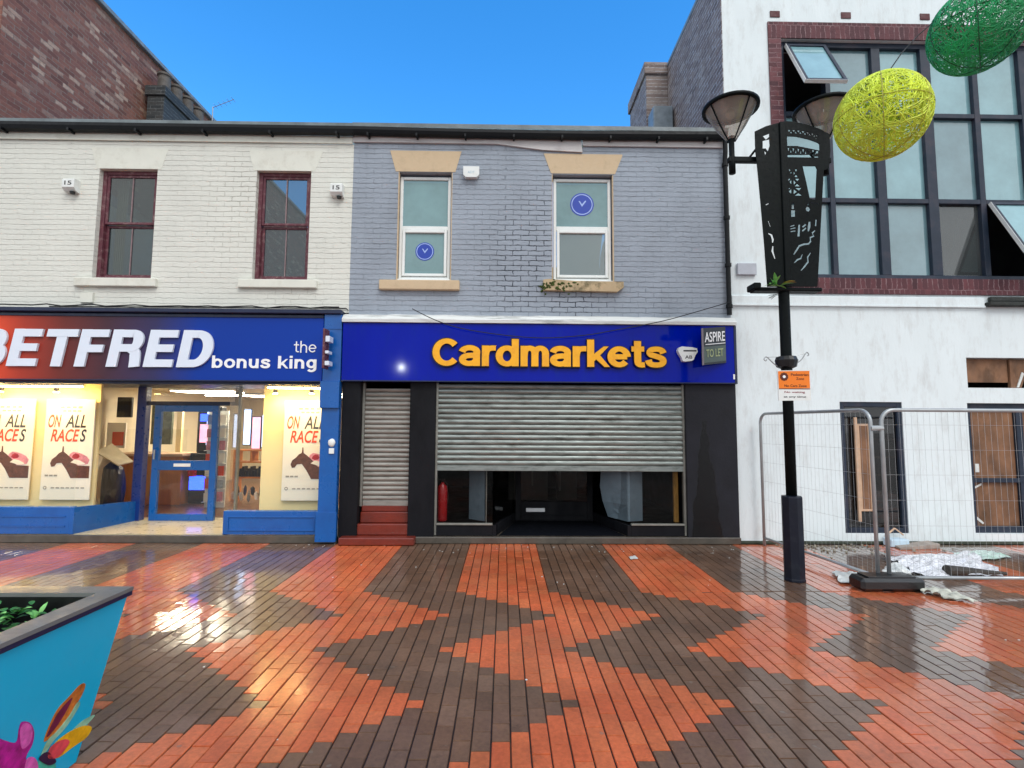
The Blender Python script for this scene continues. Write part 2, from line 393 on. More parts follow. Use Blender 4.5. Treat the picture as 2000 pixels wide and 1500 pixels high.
def glass_mat(name, tint=(1, 1, 1), ior=1.5, rough=0.0, minr=0.0, film=0.0, filmcol=(.5, .6, .6)):
    t = NT(name); t.t.nodes.remove(t.b)
    tr = t.n('ShaderNodeBsdfTransparent'); tr.inputs[0].default_value = tint + (1,)
    gl = t.n('ShaderNodeBsdfGlossy'); gl.inputs['Roughness'].default_value = rough
    fr = t.n('ShaderNodeFresnel'); t.l(t.rng(t.n('ShaderNodeNewGeometry').outputs['Backfacing'], 0, 1, ior, 1 / ior), fr.inputs[0])
    f2 = t.math('MULTIPLY_ADD', fr.outputs[0], .85); f2.node.inputs[2].default_value = minr; f2.node.use_clamp = True
    wv = t.bump(t.noise(1.3, 2), .02, .03); t.l(wv, gl.inputs['Normal'])
    base = tr.outputs[0]
    if film:
        df = t.n('ShaderNodeBsdfDiffuse'); df.inputs[0].default_value = filmcol + (1,)
        m0 = t.n('ShaderNodeMixShader'); nn = t.rng(t.noise(2.0, 5, .6), .3, .7, film * .75, min(1, film * 1.15))
        t.l(nn, m0.inputs[0]); t.l(tr.outputs[0], m0.inputs[1]); t.l(df.outputs[0], m0.inputs[2]); base = m0.outputs[0]
    m = t.n('ShaderNodeMixShader'); t.l(f2, m.inputs[0]); t.l(base, m.inputs[1]); t.l(gl.outputs[0], m.inputs[2]); t.l(m.outputs[0], t.o.inputs[0])
    MATS[name] = t.m; return t.m
#@@MATS
cream_brick = brick_mat('cream_painted_brick', '#e0e1d8', paintvar=.05, stains=[(-3.75, 0, 4.9, .8, .45), (-3.0, 0, 3.6, .6, .3), (-3.95, 0, 4.3, .5, .35)], mort=.03, grime='#6f6a58', joint='#8d8878')
grey_brick = brick_mat('grey_painted_brick', '#a2acb9', paintvar=.11, stains=[(.35, 0, 4.1, .95, .95), (.2, 0, 3.7, .75, 1), (1.0, 0, 3.45, .75, 1), (.5, 0, 4.7, .6, .7), (2.0, 0, 3.4, .5, .3)], mort=.04, bmp=1.2, grime='#2c2f2a', joint='#343b44')
red_brick_side = brick_mat('red_gable_brick', '#6e3f33', axis='y', var=['#6d4639', '#8a5848', '#9b6552', '#7d5246', '#c9a890'], mort=.7, joint='#8a7a6c', bmp=.6, stains=[(-7.6, 3, 6.5, 2.5, .5)])
grey_brick_side = brick_mat('grey_gable_brick', '#6b6468', axis='y', var=['#6b5d59', '#84736e', '#95867f', '#766763', '#a39892'], mort=.7, joint='#b8b8bc', bmp=.6)
chimney_brick = brick_mat('sooty_chimney_brick', '#3a3c3e', var=['#2c3134', '#3b4042', '#4a4846', '#33393c'], mort=.6, joint='#6c7072')
soldier_brick = brick_mat('plum_soldier_brick', '#4f2a30', var=['#43222a', '#5a3038', '#6b3a40', '#4a2830'], mort=.55, joint='#8a6f72', bw=.075, rh=.225, bmp=.5)
soldier_brick_up = brick_mat('plum_stretcher_brick', '#4f2a30', var=['#4b2830', '#5f343a', '#74444a', '#52303a'], mort=.55, joint='#8a6f72', bmp=.5)
white_render = mat('white_painted_render', '#e2ecef', .7, var=.04, vs=1.2, bump=.45, bs=16, dirt='#a39d96', dirts=4, dirta=.34, stretch=(1.6, 1, .5))
cream_paint = mat('cream_stone_paint', '#dcddd2', .65, var=.04, bump=.2, bs=25, dirt='#9b927c', dirts=4, dirta=.35)
beige_stone = mat('beige_painted_stone', '#cbb494', .7, var=.05, bump=.25, bs=30, dirt='#8c7c62', dirts=5, dirta=.35)
mossy_stone = mat('mossy_painted_stone', '#bfa987', .8, var=.12, bump=.5, bs=30, dirt='#26300f', dirts=5, dirta=.95)
moss = mat('green_moss', '#3b4a16', .95, var=.5, vs=30, bump=.8, bs=60)
fascia_board_m = mat('weathered_white_board', '#c9c6c6', .6, var=.06, vs=3, bump=.2, dirt='#6a6462', dirts=3, dirta=.5, stretch=(.5, 1, 3))
gutter_m = mat('black_gutter_plastic', '#05090f', .5, var=.2, spec=.3)
slate = mat('wet_slate', '#6d777b', .35, var=.3, vs=4, bump=.4, bs=12)
lead = mat('grey_lead', '#7f8a92', .5, var=.25, vs=6, bump=.3, bs=10)
concrete = mat('dark_wet_concrete', '#4c463e', .35, var=.3, vs=6, bump=.4, bs=30, coat=.3)
blue_paint = mat('bright_blue_gloss_paint', '#0858a6', .3, var=.08, vs=2, bump=.05, bs=20, coat=.1, dirt='#0a3a80', dirts=3, dirta=.4)
navy_paint = mat('navy_gloss_paint', '#0a2f78', .3, var=.08, coat=.3)
navy_dark = mat('dark_navy_cornice', '#0b1c40', .4, var=.15)
maroon = mat('maroon_window_paint', '#5e2c38', .55, var=.18, vs=9, bump=.3, bs=50, dirt='#c9b7b0', dirts=14, dirta=.35)
upvc = mat('white_upvc', '#e8eceb', .3, var=.03, dirt='#a8aaa0', dirts=5, dirta=.25)
black_paint = mat('blue_black_masonry_paint', '#090b12', .65, var=.18, vs=2, spec=.25, bump=.25, bs=30, dirt='#0c0d10', dirts=1.5, dirta=.8, stretch=(1, 1, .4))
steel_shutter = mat('galvanised_shutter_slats', '#8c9491', .42, metal=.65, var=.22, vs=7, dirt='#3b3f3a', dirts=5, dirta=.8, stretch=(.6, 1, 3))
old_shutter = mat('weathered_narrow_shutter', '#97958f', .5, metal=.45, var=.15, vs=7, dirt='#47443c', dirts=6, dirta=.65, stretch=(.6, 1, 3))
rail_steel = mat('dull_rail_steel', '#8f8f88', .5, metal=.6, var=.2)
red_tile = mat('red_quarry_tile', '#74281a', .35, var=.2, vs=8, bump=.2, bs=30, coat=.4, dirt='#3b1710', dirts=4, dirta=.6)
cream_tile = mat('cream_floor_tile', '#cdbf9c', .3, var=.08, vs=3, coat=.3)
card_blue = mat('ultramarine_sign_acrylic', '#00189c', .07, var=.10, vs=1, spec=.14, dirt='#0a2a8c', dirts=5, dirta=.5, stretch=(1.5, 1, .4))
yellow_letter = mat('yellow_letter_face', '#f6b010', .5, var=.08, vs=6, bump=.15, dirt='#d98a2c', dirts=9, dirta=.5)
letter_edge = mat('black_letter_edge', '#160c14', .5)
white_letter = mat('pale_letter_face', '#dce6f4', .35, var=.02)
white_bright = mat('white_lettering', '#f2f4f6', .4, var=.02)
white_plastic = mat('white_box_plastic', '#e4e8e6', .35, var=.04, dirt='#b0aa98', dirts=8, dirta=.3)
black_metal = mat('black_street_metal', '#040c0e', .55, var=.25, vs=12, bump=.1, spec=.16)
dark_post = mat('dark_post_paint', '#0e1422', .4, var=.2, vs=5, spec=.3, dirt='#2c3038', dirts=8, dirta=.5)
galv = mat('galvanised_fence_tube', '#a9aeb0', .4, metal=.5, var=.15)
mesh_wire = mat('galvanised_fence_wire', '#b4b8bb', .5, metal=.2, var=.1)
rubber = mat('wet_black_rubber', '#0e1014', .35, var=.3, bump=.3, bs=40, coat=.3)
polythene = mat('white_polythene', '#d8dcda', .3, var=.1, vs=12, dirt='#9a9484', dirts=14, dirta=.4)
log_m = mat('dark_wet_bark', '#3a342c', .6, var=.35, vs=20, bump=.8, bs=50)
timber = mat('raw_yellow_timber', '#a97f3c', .7, var=.25, vs=6, bump=.2, stretch=(6, 6, 1), dirt='#3c2c14', dirts=4, dirta=.6)
pale_timber = mat('pale_raw_timber', '#c9a88c', .7, var=.15, vs=8)
ply = mat('weathered_plywood', '#7d5a41', .7, var=.45, vs=4, bump=.15, bs=20, dirt='#4a3420', dirts=3.5, dirta=.8, stretch=(1, 1, .6))
dark_frame = mat('dark_grey_window_frame', '#232f40', .45, var=.15, vs=4, spec=.35, dirt='#4e3f44', dirts=4, dirta=.5)
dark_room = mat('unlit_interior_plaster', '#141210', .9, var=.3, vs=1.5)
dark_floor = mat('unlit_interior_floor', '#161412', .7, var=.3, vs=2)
grey_panel = mat('blue_grey_display_panel', '#70838f', .5, var=.12, dirt='#2f3a40', dirts=3, dirta=.5)
ext_red = mat('fire_extinguisher_red', '#b5121a', .25, var=.05, coat=.5)
black_p = mat('black_plastic', '#0b0b0d', .4)
cable_m = mat('black_cable', '#15171a', .6)
warm_wall = mat('warm_cream_plaster', '#f0dca6', .7, var=.04, vs=1)
shop_wall = mat('shop_interior_wall', '#d8cdb4', .7, var=.06, vs=2)
ceil_m = mat('suspended_ceiling', '#cfcabb', .8, var=.04)
lam_floor = mat('brown_shop_floor', '#6e4a30', .3, var=.2, vs=3, stretch=(1, 6, 1))
wood_orange = mat('orange_wood_veneer', '#b8702e', .4, var=.12, vs=4, stretch=(6, 6, 1))
tube_m = mat('lit_fluorescent_tube', '#ffffff', .5, emit='#fff0d4', es=20)
spot_m = mat('lit_warm_spotlight', '#ffffff', .5, emit='#ffd898', es=450)
screen_m = mat('lit_blue_screen', '#0a1030', .3, emit='#2a4aff', es=3.5)
screen_w = mat('lit_pale_screen', '#c8d8f0', .3, emit='#bcd4ff', es=1.6)
screen_p = mat('lit_pink_screen', '#f0c8d8', .3, emit='#ff9cc0', es=1.0)
paper = mat('white_poster_paper', '#eee8da', .5, var=.02)
orange_ink = mat('orange_red_ink', '#d8461f', .6, var=.1)
dark_ink = mat('dark_ink', '#2c2c30', .6)
horse_ink = mat('brown_printed_horse', '#5d3527', .6, var=.4, vs=18)
pink_ink = mat('pink_printed_silks', '#d98c98', .6, var=.35, vs=14)
crimson_ink = mat('crimson_printed_cap', '#a3142a', .6, var=.2)
glass_clear = glass_mat('shopfront_glass', (.97, .98, .97))
glass_dull = glass_mat('weak_reflection_grey_glass', (.8, .8, .8), ior=1.22)  # reflection weakened and tint greyed to keep the shop opening dark
glass_sash = glass_mat('dirty_sash_glass', (.5, .56, .55), minr=.035, film=.10, filmcol=(.14, .19, .2))
glass_green = glass_mat('greenish_backed_glass', (.6, .7, .7), minr=.07, film=.6, filmcol=(.25, .45, .47))
glass_low = glass_mat('clear_greenish_glass', (.6, .7, .7), minr=.14, film=.22, filmcol=(.25, .36, .36))
glass_pale = glass_mat('pale_film_glass', (.7, .8, .8), minr=.12, film=.75, filmcol=(.31, .56, .62))  # pale cyan diffuse film mixed into the pane
glass_mid = glass_mat('greyer_film_glass', (.6, .68, .7), minr=.12, film=.62, filmcol=(.27, .46, .52))  # same kind of diffuse film, in a greyer tone
glass_door = glass_mat('dark_door_glass', (.35, .36, .36), minr=.03, film=.06, filmcol=(.15, .14, .14))
glass_grey = glass_mat('grey_see_through_glass', (.6, .65, .65), minr=.06, film=.15, filmcol=(.3, .33, .34))
lamp_glass = glass_mat('smoky_lamp_glass', (.85, .81, .77), minr=.04, film=.3, filmcol=(.55, .49, .44))
lamp_in = mat('lamp_reflector', '#b9ab98', .35, var=.1)
leaf_m = mat('green_planter_leaves', '#2f6a2c', .45, var=.5, vs=30)
leaf_light = mat('light_green_leaves', '#7fc46a', .45, var=.3, vs=30)
leaf_yellow = mat('yellow_plastic_leaf', '#e0c94a', .45, var=.2)
soil = mat('dark_soil', '#15110d', .95, var=.4, vs=20, bump=.8)
cyan_paint = mat('cyan_planter_paint', '#00b8e0', .4, var=.04, vs=2, spec=.3)
rim_m = mat('grey_painted_planter_rim', '#6b6e6c', .45, var=.12, vs=5, bump=.2, coat=.2)
yellow_thread = mat('yellow_cord', '#dff048', .5, var=.2, vs=8, dirt='#8c7a1c', dirts=5, dirta=.35)
green_thread = mat('green_cord', '#22a562', .5, var=.3, vs=8, dirt='#0a4a2a', dirts=4, dirta=.6)
emblem_blue = mat('blue_round_sticker', '#1c3ea8', .4, var=.05)
emblem_ring = mat('pale_sticker_line', '#9db4e8', .4)

# =================================================================== SETTING
g = MB().add([(-150, -150, -.014), (150, -150, -.014), (150, 150, -.014), (-150, 150, -.014)], [(0, 1, 2, 3)])
gm = mat('wet_sand_joint_ground', '#1c1210', .35, var=.3, vs=3, coat=.2)
tag(g.build('ground', gm, org=(0, 0, 0)), kind='structure')

def paving():
    # individually laid clay pavers, long side towards the shops, colour bands straight by the shops then zigzag
    t = NT('wet_clay_pavers'); at_ = t.n('ShaderNodeVertexColor', layer_name='Col')
    n1 = t.noise(40, 5, .65); n2 = t.noise(1.6, 5, .6)
    sc = t.n('ShaderNodeVectorMath', operation='SCALE'); t.l(at_.outputs[0], sc.inputs[0]); t.l(t.math('MULTIPLY', t.rng(n1, .3, .7, .82, 1.18), t.rng(n2, .3, .7, .72, 1.18)), sc.inputs['Scale'])
    dirt = t.rng(t.noise(4.5, 8, .75), .56, .72, 0, .55); c = t.mix(dirt, sc.outputs[0], rgb('#2a241d'))
    gum = t.rng(t.noise(9, 2, .4), .745, .76, 0, .5); c = t.mix(gum, c, rgb('#7d7468'))
    s = t.n('ShaderNodeSeparateXYZ'); t.l(t.pos(), s.inputs[0])
    wetn = t.noise(.55, 4, .6)
    wet = t.rng(wetn, .40, .60, 0, 1)
    side = t.math('MAXIMUM', t.rng(s.outputs[0], 1.6, 3.0, 0, 1), t.rng(s.outputs[0], -1.8, -2.8, 0, 1))   # standing water lies either side of the middle
    wet = t.math('MAXIMUM', t.math('MULTIPLY', wet, .6), side)
    t.set(Base_Color=c, Roughness=t.rng(wet, 0, 1, .6, .36), Coat_Weight=t.rng(wet, 0, 1, .4, 1), Coat_Roughness=t.rng(t.math('ADD', wet, t.rng(n2, .3, .7, -.2, .2)), 0, 1, .18, .02), Coat_IOR=t.rng(side, 0, 1, 1.42, 2.1))
    t.b.inputs['Specular IOR Level'].default_value = .3
    bb = t.bump(t.noise(70, 5, .7), .35, .003); t.l(bb, t.b.inputs['Normal'])
    cb = t.bump(t.noise(26, 3, .5), .35, .0022); t.l(cb, t.b.inputs['Coat Normal'])
    Y0 = -2.06; W = .1; LEN = .205; rg = random.Random(3)
    m = MB(); cols = []
    def brick(x0, x1, y0, y1, col):
        if y1 - y0 < .02: return
        b = len(m.v); ch = .003; tx = rg.gauss(0, .0034); ty = rg.gauss(0, .0030); dz = rg.gauss(0, .0009)
        cx, cy = (x0 + x1) / 2, (y0 + y1) / 2
        def z(x, y): return dz + (x - cx) * tx * 2 + (y - cy) * ty * 2
        for (x, y, q) in ((x0, y0, 1), (x1, y0, 1), (x1, y1, 1), (x0, y1, 1), (x0, y0, 0), (x1, y0, 0), (x1, y1, 0), (x0, y1, 0)):
            if q: m.v.append((x, y, z(x, y) - .0045 - .004))
            else:
                xx = x + (ch if x < cx else -ch); yy = y + (.0008 if y < cy else -.0008); m.v.append((xx, yy, z(xx, yy) - .004))
        for k in range(4): m.v.append((m.v[b + k][0], m.v[b + k][1], -.03))
        m.f += [(b + 4, b + 5, b + 6, b + 7)] + [(b + k, b + (k + 1) % 4, b + 4 + (k + 1) % 4, b + 4 + k) for k in range(4)] + [(b + 8 + k, b + 8 + (k + 1) % 4, b + (k + 1) % 4, b + k) for k in range(4)]
        cols.extend([col] * 9)
    A0 = -.455; EX = [-2.06, -2.695, -3.36, -4.09, -4.80, -5.49, -6.18, -6.87, -7.56, -8.25, -8.94]     # where the zigzag turns
    def shift(y):
        if y >= Y0: return 0
        for q in range(len(EX) - 1):
            if EX[q + 1] <= y <= EX[q]:
                u = (EX[q] - y) / (EX[q] - EX[q + 1]); return .9 * (u if q % 2 == 0 else 1 - u)
        return 0
    def colour(x, y):
        orange = ((x - shift(y) - A0) % 1.8) < .9
        v = rg.gauss(1, .055); h = rg.random()
        if orange: return (.56 * v, (.115 + .03 * h) * v, (.040 + .012 * h) * v, 1)
        v = rg.gauss(1, .08); return (.150 * v, (.080 + .006 * h) * v, (.047 + .008 * h) * v, 1)
    i0 = int((-9.0 - A0) / W); i1 = int((9.6 - A0) / W)
    for i in range(i0, i1):
        x0 = A0 + i * W + rg.uniform(-.0012, .0012); x1 = A0 + (i + 1) * W; g1 = .0036; cx = x0 + W / 2
        tri = abs(((i % 18) - 9)) * .075
        # straight zone
        y = Y0 - (LEN if i % 2 else LEN / 2) + .0
        cuts = [Y0 + .009]; yy = Y0 + (LEN if i % 2 else LEN / 2)
        while yy < -.06: cuts.append(yy); yy += LEN
        cuts.append(-.06)
        for a, b_ in zip(cuts, cuts[1:]): brick(x0 + g1, x1 - g1, a + .0025, b_ - .0025, colour(cx, (a + b_) / 2))
        # zigzag zone: joints at colour changes
        bd = []
        for k in range(-14, 14):
            for e in (0, .9):
                s0 = cx - A0 - e - 1.8 * k
                if 0 < s0 < .9:
                    for q in range(len(EX) - 1):
                        u = s0 / .9 if q % 2 == 0 else 1 - s0 / .9; bd.append(EX[q] - u * (EX[q] - EX[q + 1]))
        bd = sorted({round(v, 4) for v in bd if v > -8.4})
        jo = []; yy = Y0 - .009 - (tri % LEN)
        while yy > -8.4:
            if all(abs(yy - q) > .075 for q in bd): jo.append(yy)
            yy -= LEN
        allc = sorted(set([-8.4] + bd + jo + [Y0 - .009]))
        for a, b_ in zip(allc, allc[1:]): brick(x0 + g1, x1 - g1, a + .0021, b_ - .0021, colour(cx, (a + b_) / 2))
    o = m.build('paving', t.m, org=(0, 0, 0), fixn=False)
    ca = o.data.color_attributes.new('Col', 'FLOAT_COLOR', 'CORNER'); data = []
    for p, c_ in zip(o.data.polygons, cols): data += list(c_) * p.loop_total
    ca.data.foreach_set('color', data)
    return tag(o, kind='structure')
paving()

# =================================================================== LEFT TALL BRICK BUILDING
b = thing('brick_building', (-9.8, 4, 0), 'tall red brown brick building with a blank side wall rising behind the cream shop', 'building')
MB().box(-12, -7.6, .15, 12, 0, 9.38).build('wall', red_brick_side, b)
MB().box(-12, -7.602, .14, .149, 0, 9.378).build('front_wall', brick_mat('red_front_brick', '#6e3f33', axis='x', var=['#6d4639', '#8a5848', '#9b6552', '#7d5246', '#a9806c'], mort=.7, joint='#8a7a6c', bmp=.6), b)
MB().bbox(-12.05, -7.52, .08, 12.1, 9.38, 9.47, .01).build('coping', lead, b)
MB().box(-7.6, -7.55, .2, 9, 5.6, 5.98).build('flashing', lead, b)

# =================================================================== WINDOWS
dusty = mat('dusty_glazing_bar', '#8a7476', .7, var=.3, vs=20)
def sash_window(par, x0, x1, z0, z1, zr, curtain=False):
    w_ = frame(MB(), x0, x1, z0, z1, .07, .17, .055).build('window', maroon, par)
    m = MB(); frame(m, x0 + .056, x1 - .056, zr + .002, z1 - .056, .085, .125, .035)
    frame(m, x0 + .056, x1 - .056, z0 + .056, zr - .002, .128, .166, .035)
    c = (x0 + x1) / 2 + .01
    m.build('sash', maroon, w_)
    MB().box(c - .007, c + .007, .09, .12, zr + .037, z1 - .091).build('glazing_bar', dusty, w_); MB().box(c - .006, c + .006, .133, .16, z0 + .091, zr - .037).build('glazing_bar', dusty, w_)
    MB().box(x0 + .09, x1 - .09, .103, .107, zr + .036, z1 - .09).build('pane', glass_sash, w_)
    MB().box(x0 + .09, x1 - .09, .145, .149, z0 + .09, zr - .036).build('pane', glass_sash, w_)
    if curtain:
        q = MB()
        for k in range(10): q.box(x0 + .09 + k * .014, x0 + .1 + k * .014, .25 + .01 * (k % 2), .27 + .01 * (k % 2), z0 + .06, z1 - .05)
        q.build('curtain', shop_wall, w_)
    return w_

def upvc_window(par, x0, x1, z0, z1, zt, up, lo):
    w_ = MB(); frame(w_, x0, x1, z0, z1, .075, .14, .045, .006); w_.bbox(x0 + .045, x1 - .045, .076, .14, zt - .03, zt + .03, .006)
    w_.bbox(x0 - .01, x1 + .01, .02, .075, z0 - .03, z0 - .002, .004)
    w_ = w_.build('window', upvc, par)
    frame(MB(), x0 + .05, x1 - .05, z0 + .05, zt - .035, .055, .11, .04, .006).build('casement', upvc, w_)
    MB().box(x0 + .043, x1 - .043, .10, .104, zt + .028, z1 - .043).build('pane', up, w_)
    MB().box(x0 + .088, x1 - .088, .09, .094, z0 + .088, zt - .073).build('pane', lo, w_)
    return w_

# =================================================================== LEFT SHOP (cream, betting shop)
B = thing('betting_shop', (-4.9, 1, 0), 'cream painted brick shop building with two maroon sash windows above a blue shopfront', 'building')
W1 = (-5.857, -5.03, 3.655, 5.27); W2 = (-3.605, -2.822, 3.655, 5.275)
wall(-7.6, -2.218, 3.19, 5.68, 0, .25, [W1, W2]).build('wall', cream_brick, B)
MB().box(-7.6, -7.4, .25, 8, 0, 5.68).box(-2.45, -2.25, 1.4, 8, 0, 5.68).box(-7.4, -2.45, 7.8, 8, 0, 5.68).box(-7.4, -2.45, .25, 7.8, 3.0, 3.15).build('inner_wall', shop_wall, B)
sash_window(B, *W1, 4.475, True); sash_window(B, *W2, 4.485)
for (a, b_, nm) in ((-6.065, -4.925, 0), (-3.775, -2.67, 1)):
    MB().bbox(a, b_, -.06, .07, 3.53, 3.65, .008).build('sill', cream_paint, B)
for (a, b_, c, d, zt) in ((-6.0, -4.89, -5.9, -4.98, 5.585), (-3.73, -2.66, -3.65, -2.77, 5.575)):
    MB().prism([(a, zt), (c, 5.272), (d, 5.272), (b_, zt)], -.003, .0).build('lintel', cream_paint, B)
MB().box(-7.6, -2.235, -.03, -.001, 5.685, 5.79).build('fascia_board', cream_paint, B)
gt = MB(); gt.prismx([(-.14, 5.84), (-.12, 5.79), (-.06, 5.775), (-.03, 5.80), (-.03, 5.885), (-.14, 5.885)], -7.6, -2.2)
for k in range(6): gt.box(-7.2 + k * .95, -7.17 + k * .95, -.15, -.02, 5.76, 5.80)
gt.build('gutter', gutter_m, B)
MB().prismx([(-.1, 5.90), (-.1, 5.955), (4, 7.4), (4, 7.3)], -7.6, -2.22).build('roof', slate, B)
MB().box(-5.97, -5.80, -.035, -.002, 3.30, 3.44).build('vent_cover', cream_paint, B)
# cornice, pilaster, shopfront
MB().bbox(-7.6, -2.27, -.16, -.002, 3.14, 3.20, .01).build('cornice', navy_dark, B)
pm = MB(); pm.bbox(-2.515, -2.27, -.12, 0, .03, 3.14, .006)
pm.bbox(-2.525, -2.262, -.17, -.121, 1.83, 2.2, .006); pm.bbox(-2.52, -2.265, -.128, -.121, 2.93, 2.95, .002); pm.bbox(-2.535, -2.255, -.135, -.121, .03, .43, .004)
pm.build('pilaster', blue_paint, B)
SB = MB(); SB.bbox(-3.84, -2.516, 0, .12, .1, .415, .004); frame(SB, -3.78, -2.58, .15, .35, -.015, -.001, .02, .003); SB.build('stall_riser', blue_paint, B)
SB = MB(); SB.bbox(-7.6, -5.92, 0, .12, .1, .46, .004); SB.box(-7.6, -5.97, -.012, -.001, .33, .345); SB.box(-7.6, -5.97, -.012, -.001, .2, .215)
SB.add([(-5.92, .0, .1), (-5.86, .0, .1), (-5.72, 1.0, .1), (-5.80, 1.0, .1), (-5.92, .0, .46), (-5.86, .0, .46), (-5.72, 1.0, .40), (-5.80, 1.0, .40)],
       [(0, 3, 2, 1), (4, 5, 6, 7), (0, 1, 5, 4), (1, 2, 6, 5), (2, 3, 7, 6), (3, 0, 4, 7)]); SB.build('stall_riser', blue_paint, B)
MB().bbox(-7.6, -2.27, -.05, 0, -.005, .095, .006).box(-7.6, -2.27, 0, 1.4, -.005, .07).build('plinth', concrete, B)
MB().box(-5.90, -3.84, .02, 1.3, .071, .1).build('threshold', cream_tile, B)
# soffit of the lobby and head beam
MB().box(-7.6, -2.516, 0, 1.3, 2.19, 2.5).box(-7.6, -2.516, -.03, -.001, 2.155, 2.19).build('shopfront_head', navy_dark, B)
# glazing
MB().box(-7.6, -5.90, .03, .036, .46, 2.19).build('window_glass', glass_clear, B)
MB().add([(-5.90, .03, .46), (-5.76, 1.0, .41), (-5.76, 1.0, 2.19), (-5.90, .03, 2.19)], [(0, 1, 2, 3)]).build('window_glass', glass_clear, B)
MB().box(-3.84, -2.516, .03, .036, .415, 2.19).build('window_glass', glass_clear, B)
MB().add([(-3.84, .03, .415), (-4.2, 1.0, .1), (-4.2, 1.0, 2.19), (-3.84, .03, 2.19)], [(0, 1, 2, 3)]).build('window_glass', glass_clear, B)
MB().bbox(-5.80, -5.66, .98, 1.1, .1, 2.19, .004).build('door_post', navy_paint, B)
MB().bbox(-4.215, -4.185, .99, 1.05, .1, 2.19, .004).build('door_post', rail_steel, B)
MB().bbox(-4.27, -4.22, .98, 1.1, 1.9, 2.19, .004).build('door_post', gutter_m, B)
MB().bbox(-5.66, -4.24, 1.0, 1.1, 1.90, 1.96, .004).build('transom', navy_dark, B)
for q_ in ((-5.66, -4.24, 1.96, 2.19), (-5.66, -5.53, .1, 1.9), (-4.53, -4.24, .1, 1.9)): MB().box(q_[0], q_[1], 1.04, 1.046, q_[2], q_[3]).build('side_glass', glass_clear, B)
DR = MB(); frame(DR, -5.53, -4.53, .1, 1.898, 1.0, 1.06, .1, .004); DR.bbox(-5.43, -4.63, 1.001, 1.06, .88, 1.03, .004); DR = DR.build('door', blue_paint, B)
MB().box(-5.43, -4.63, 1.025, 1.03, .2, .88).build('pane', glass_clear, DR); MB().box(-5.43, -4.63, 1.025, 1.03, 1.03, 1.8).build('pane', glass_clear, DR)
MB().bbox(-5.18, -4.92, .985, .999, .935, .985, .003).build('letter_plate', white_bright, DR)
MB().tube([(-5.48, .97, 1.05), (-5.48, .97, 1.2)], .012).build('handle', galv, DR)

# interior of the betting shop
I = MB(); I.box(-7.4, -2.45, 1.3, 7.8, 0, .095); I.build('shop_floor', lam_floor, B)
MB().box(-7.4, -2.45, 1.31, 7.8, 2.32, 2.42).build('shop_ceiling', ceil_m, B)
MB().box(-7.6, -5.97, .46, .50, .1, 2.185).build('display_backing', warm_wall, B); MB().box(-3.57, -2.516, .46, .50, .1, 2.185).build('display_backing', warm_wall, B)
def light_fitting(x0, x1, y0, y1, z, label, mt=tube_m):
    t_ = thing('ceiling_light', ((x0 + x1) / 2, (y0 + y1) / 2, z), label, 'light', 'lit fluorescent fittings in the betting shop')
    MB().box(x0 - .03, x1 + .03, y0 - .03, y1 + .03, z + .012, z + .05).build('housing', white_plastic, t_)
    MB().box(x0, x1, y0, y1, z, z + .011).build('diffuser', mt, t_)
light_fitting(-5.45, -4.35, 2.2, 2.32, 2.12, 'long lit white tube light just inside the blue glazed door')
light_fitting(-6.6, -5.4, 3.0, 3.5, 2.25, 'lit ceiling panel over the orange wooden counter')
light_fitting(-4.6, -3.4, 3.4, 3.9, 2.25, 'lit ceiling panel over the leaflet rack side of the shop')
light_fitting(-5.9, -3.4, 4.6, 5.1, 2.25, 'lit ceiling panel furthest back in the betting shop')
strip_m = mat('added_warm_strip', '#ffffff', .5, emit='#ffd07c', es=58)
def strip(x0, x1, label):  # added emitters that brighten the window displays beyond the spotlights
    t_ = thing('added_strip_light', ((x0 + x1) / 2, .2, 2.12), label, 'light', 'added strip lights brightening the window displays')
    MB().box(x0, x1, .15, .25, 2.135, 2.18).build('housing', white_plastic, t_); MB().box(x0 + .01, x1 - .01, .16, .24, 2.12, 2.134).build('diffuser', strip_m, t_)
strip(-7.4, -6.05, 'long added warm strip light brightening the posters in the left shop window')
strip(-3.4, -2.6, 'short added warm strip light brightening the poster in the right shop window')
def spot(x, y, z, label):
    t_ = thing('spotlight', (x, y, z), label, 'spotlight', 'warm spotlights over the window posters')
    MB().lathe(x, y, [(.028, z), (.034, z + .07), (.02, z + .09)], 14).build('housing', black_p, t_, smooth=True)
    MB().lathe(x, y, [(.03, z - .004), (.03, z - .001)], 14).build('bulb', spot_m, t_)
spot(-6.42, .22, 2.05, 'lit warm spotlight above the full race poster in the left window')
spot(-7.2, .22, 2.05, 'lit warm spotlight above the cut off poster at the left edge')
spot(-3.3, .22, 2.05, 'lit warm spotlight above the left half of the right window poster')
spot(-2.78, .22, 2.05, 'lit warm spotlight nearest the blue pilaster')
t_ = thing('counter', (-6.7, 2.9, .1), 'orange wooden service counter seen left of the blue glazed door', 'counter')
MB().box(-7.35, -6.05, 2.6, 3.2, .1, 1.0).build('body', wood_orange, t_); MB().bbox(-7.38, -5.98, 2.5, 3.25, 1.0, 1.05, .008).build('worktop', pale_timber, t_)
MB().box(-7.3, -6.1, 2.8, 2.81, 1.05, 1.5).build('screen', glass_clear, t_)
MB().box(-6.5, -6.40, 3.1, 3.16, 1.05, 2.0).build('side_post', warm_wall, t_); MB().box(-7.0, -6.6, 3.1, 3.16, 1.2, 2.0).build('notice_panel', mat('dim_green_notices', '#59604a', .7, var=.5, vs=9), t_)
t_ = thing('gaming_machine', (-5.75, 2.8, .1), 'dark gaming machine glowing blue seen through the lower half of the door', 'gaming machine')
MB().bbox(-6.0, -5.5, 2.75, 3.1, .1, 1.05, .02).bbox(-5.98, -5.52, 2.9, 3.1, 1.05, 1.95, .02).build('cabinet', black_p, t_)
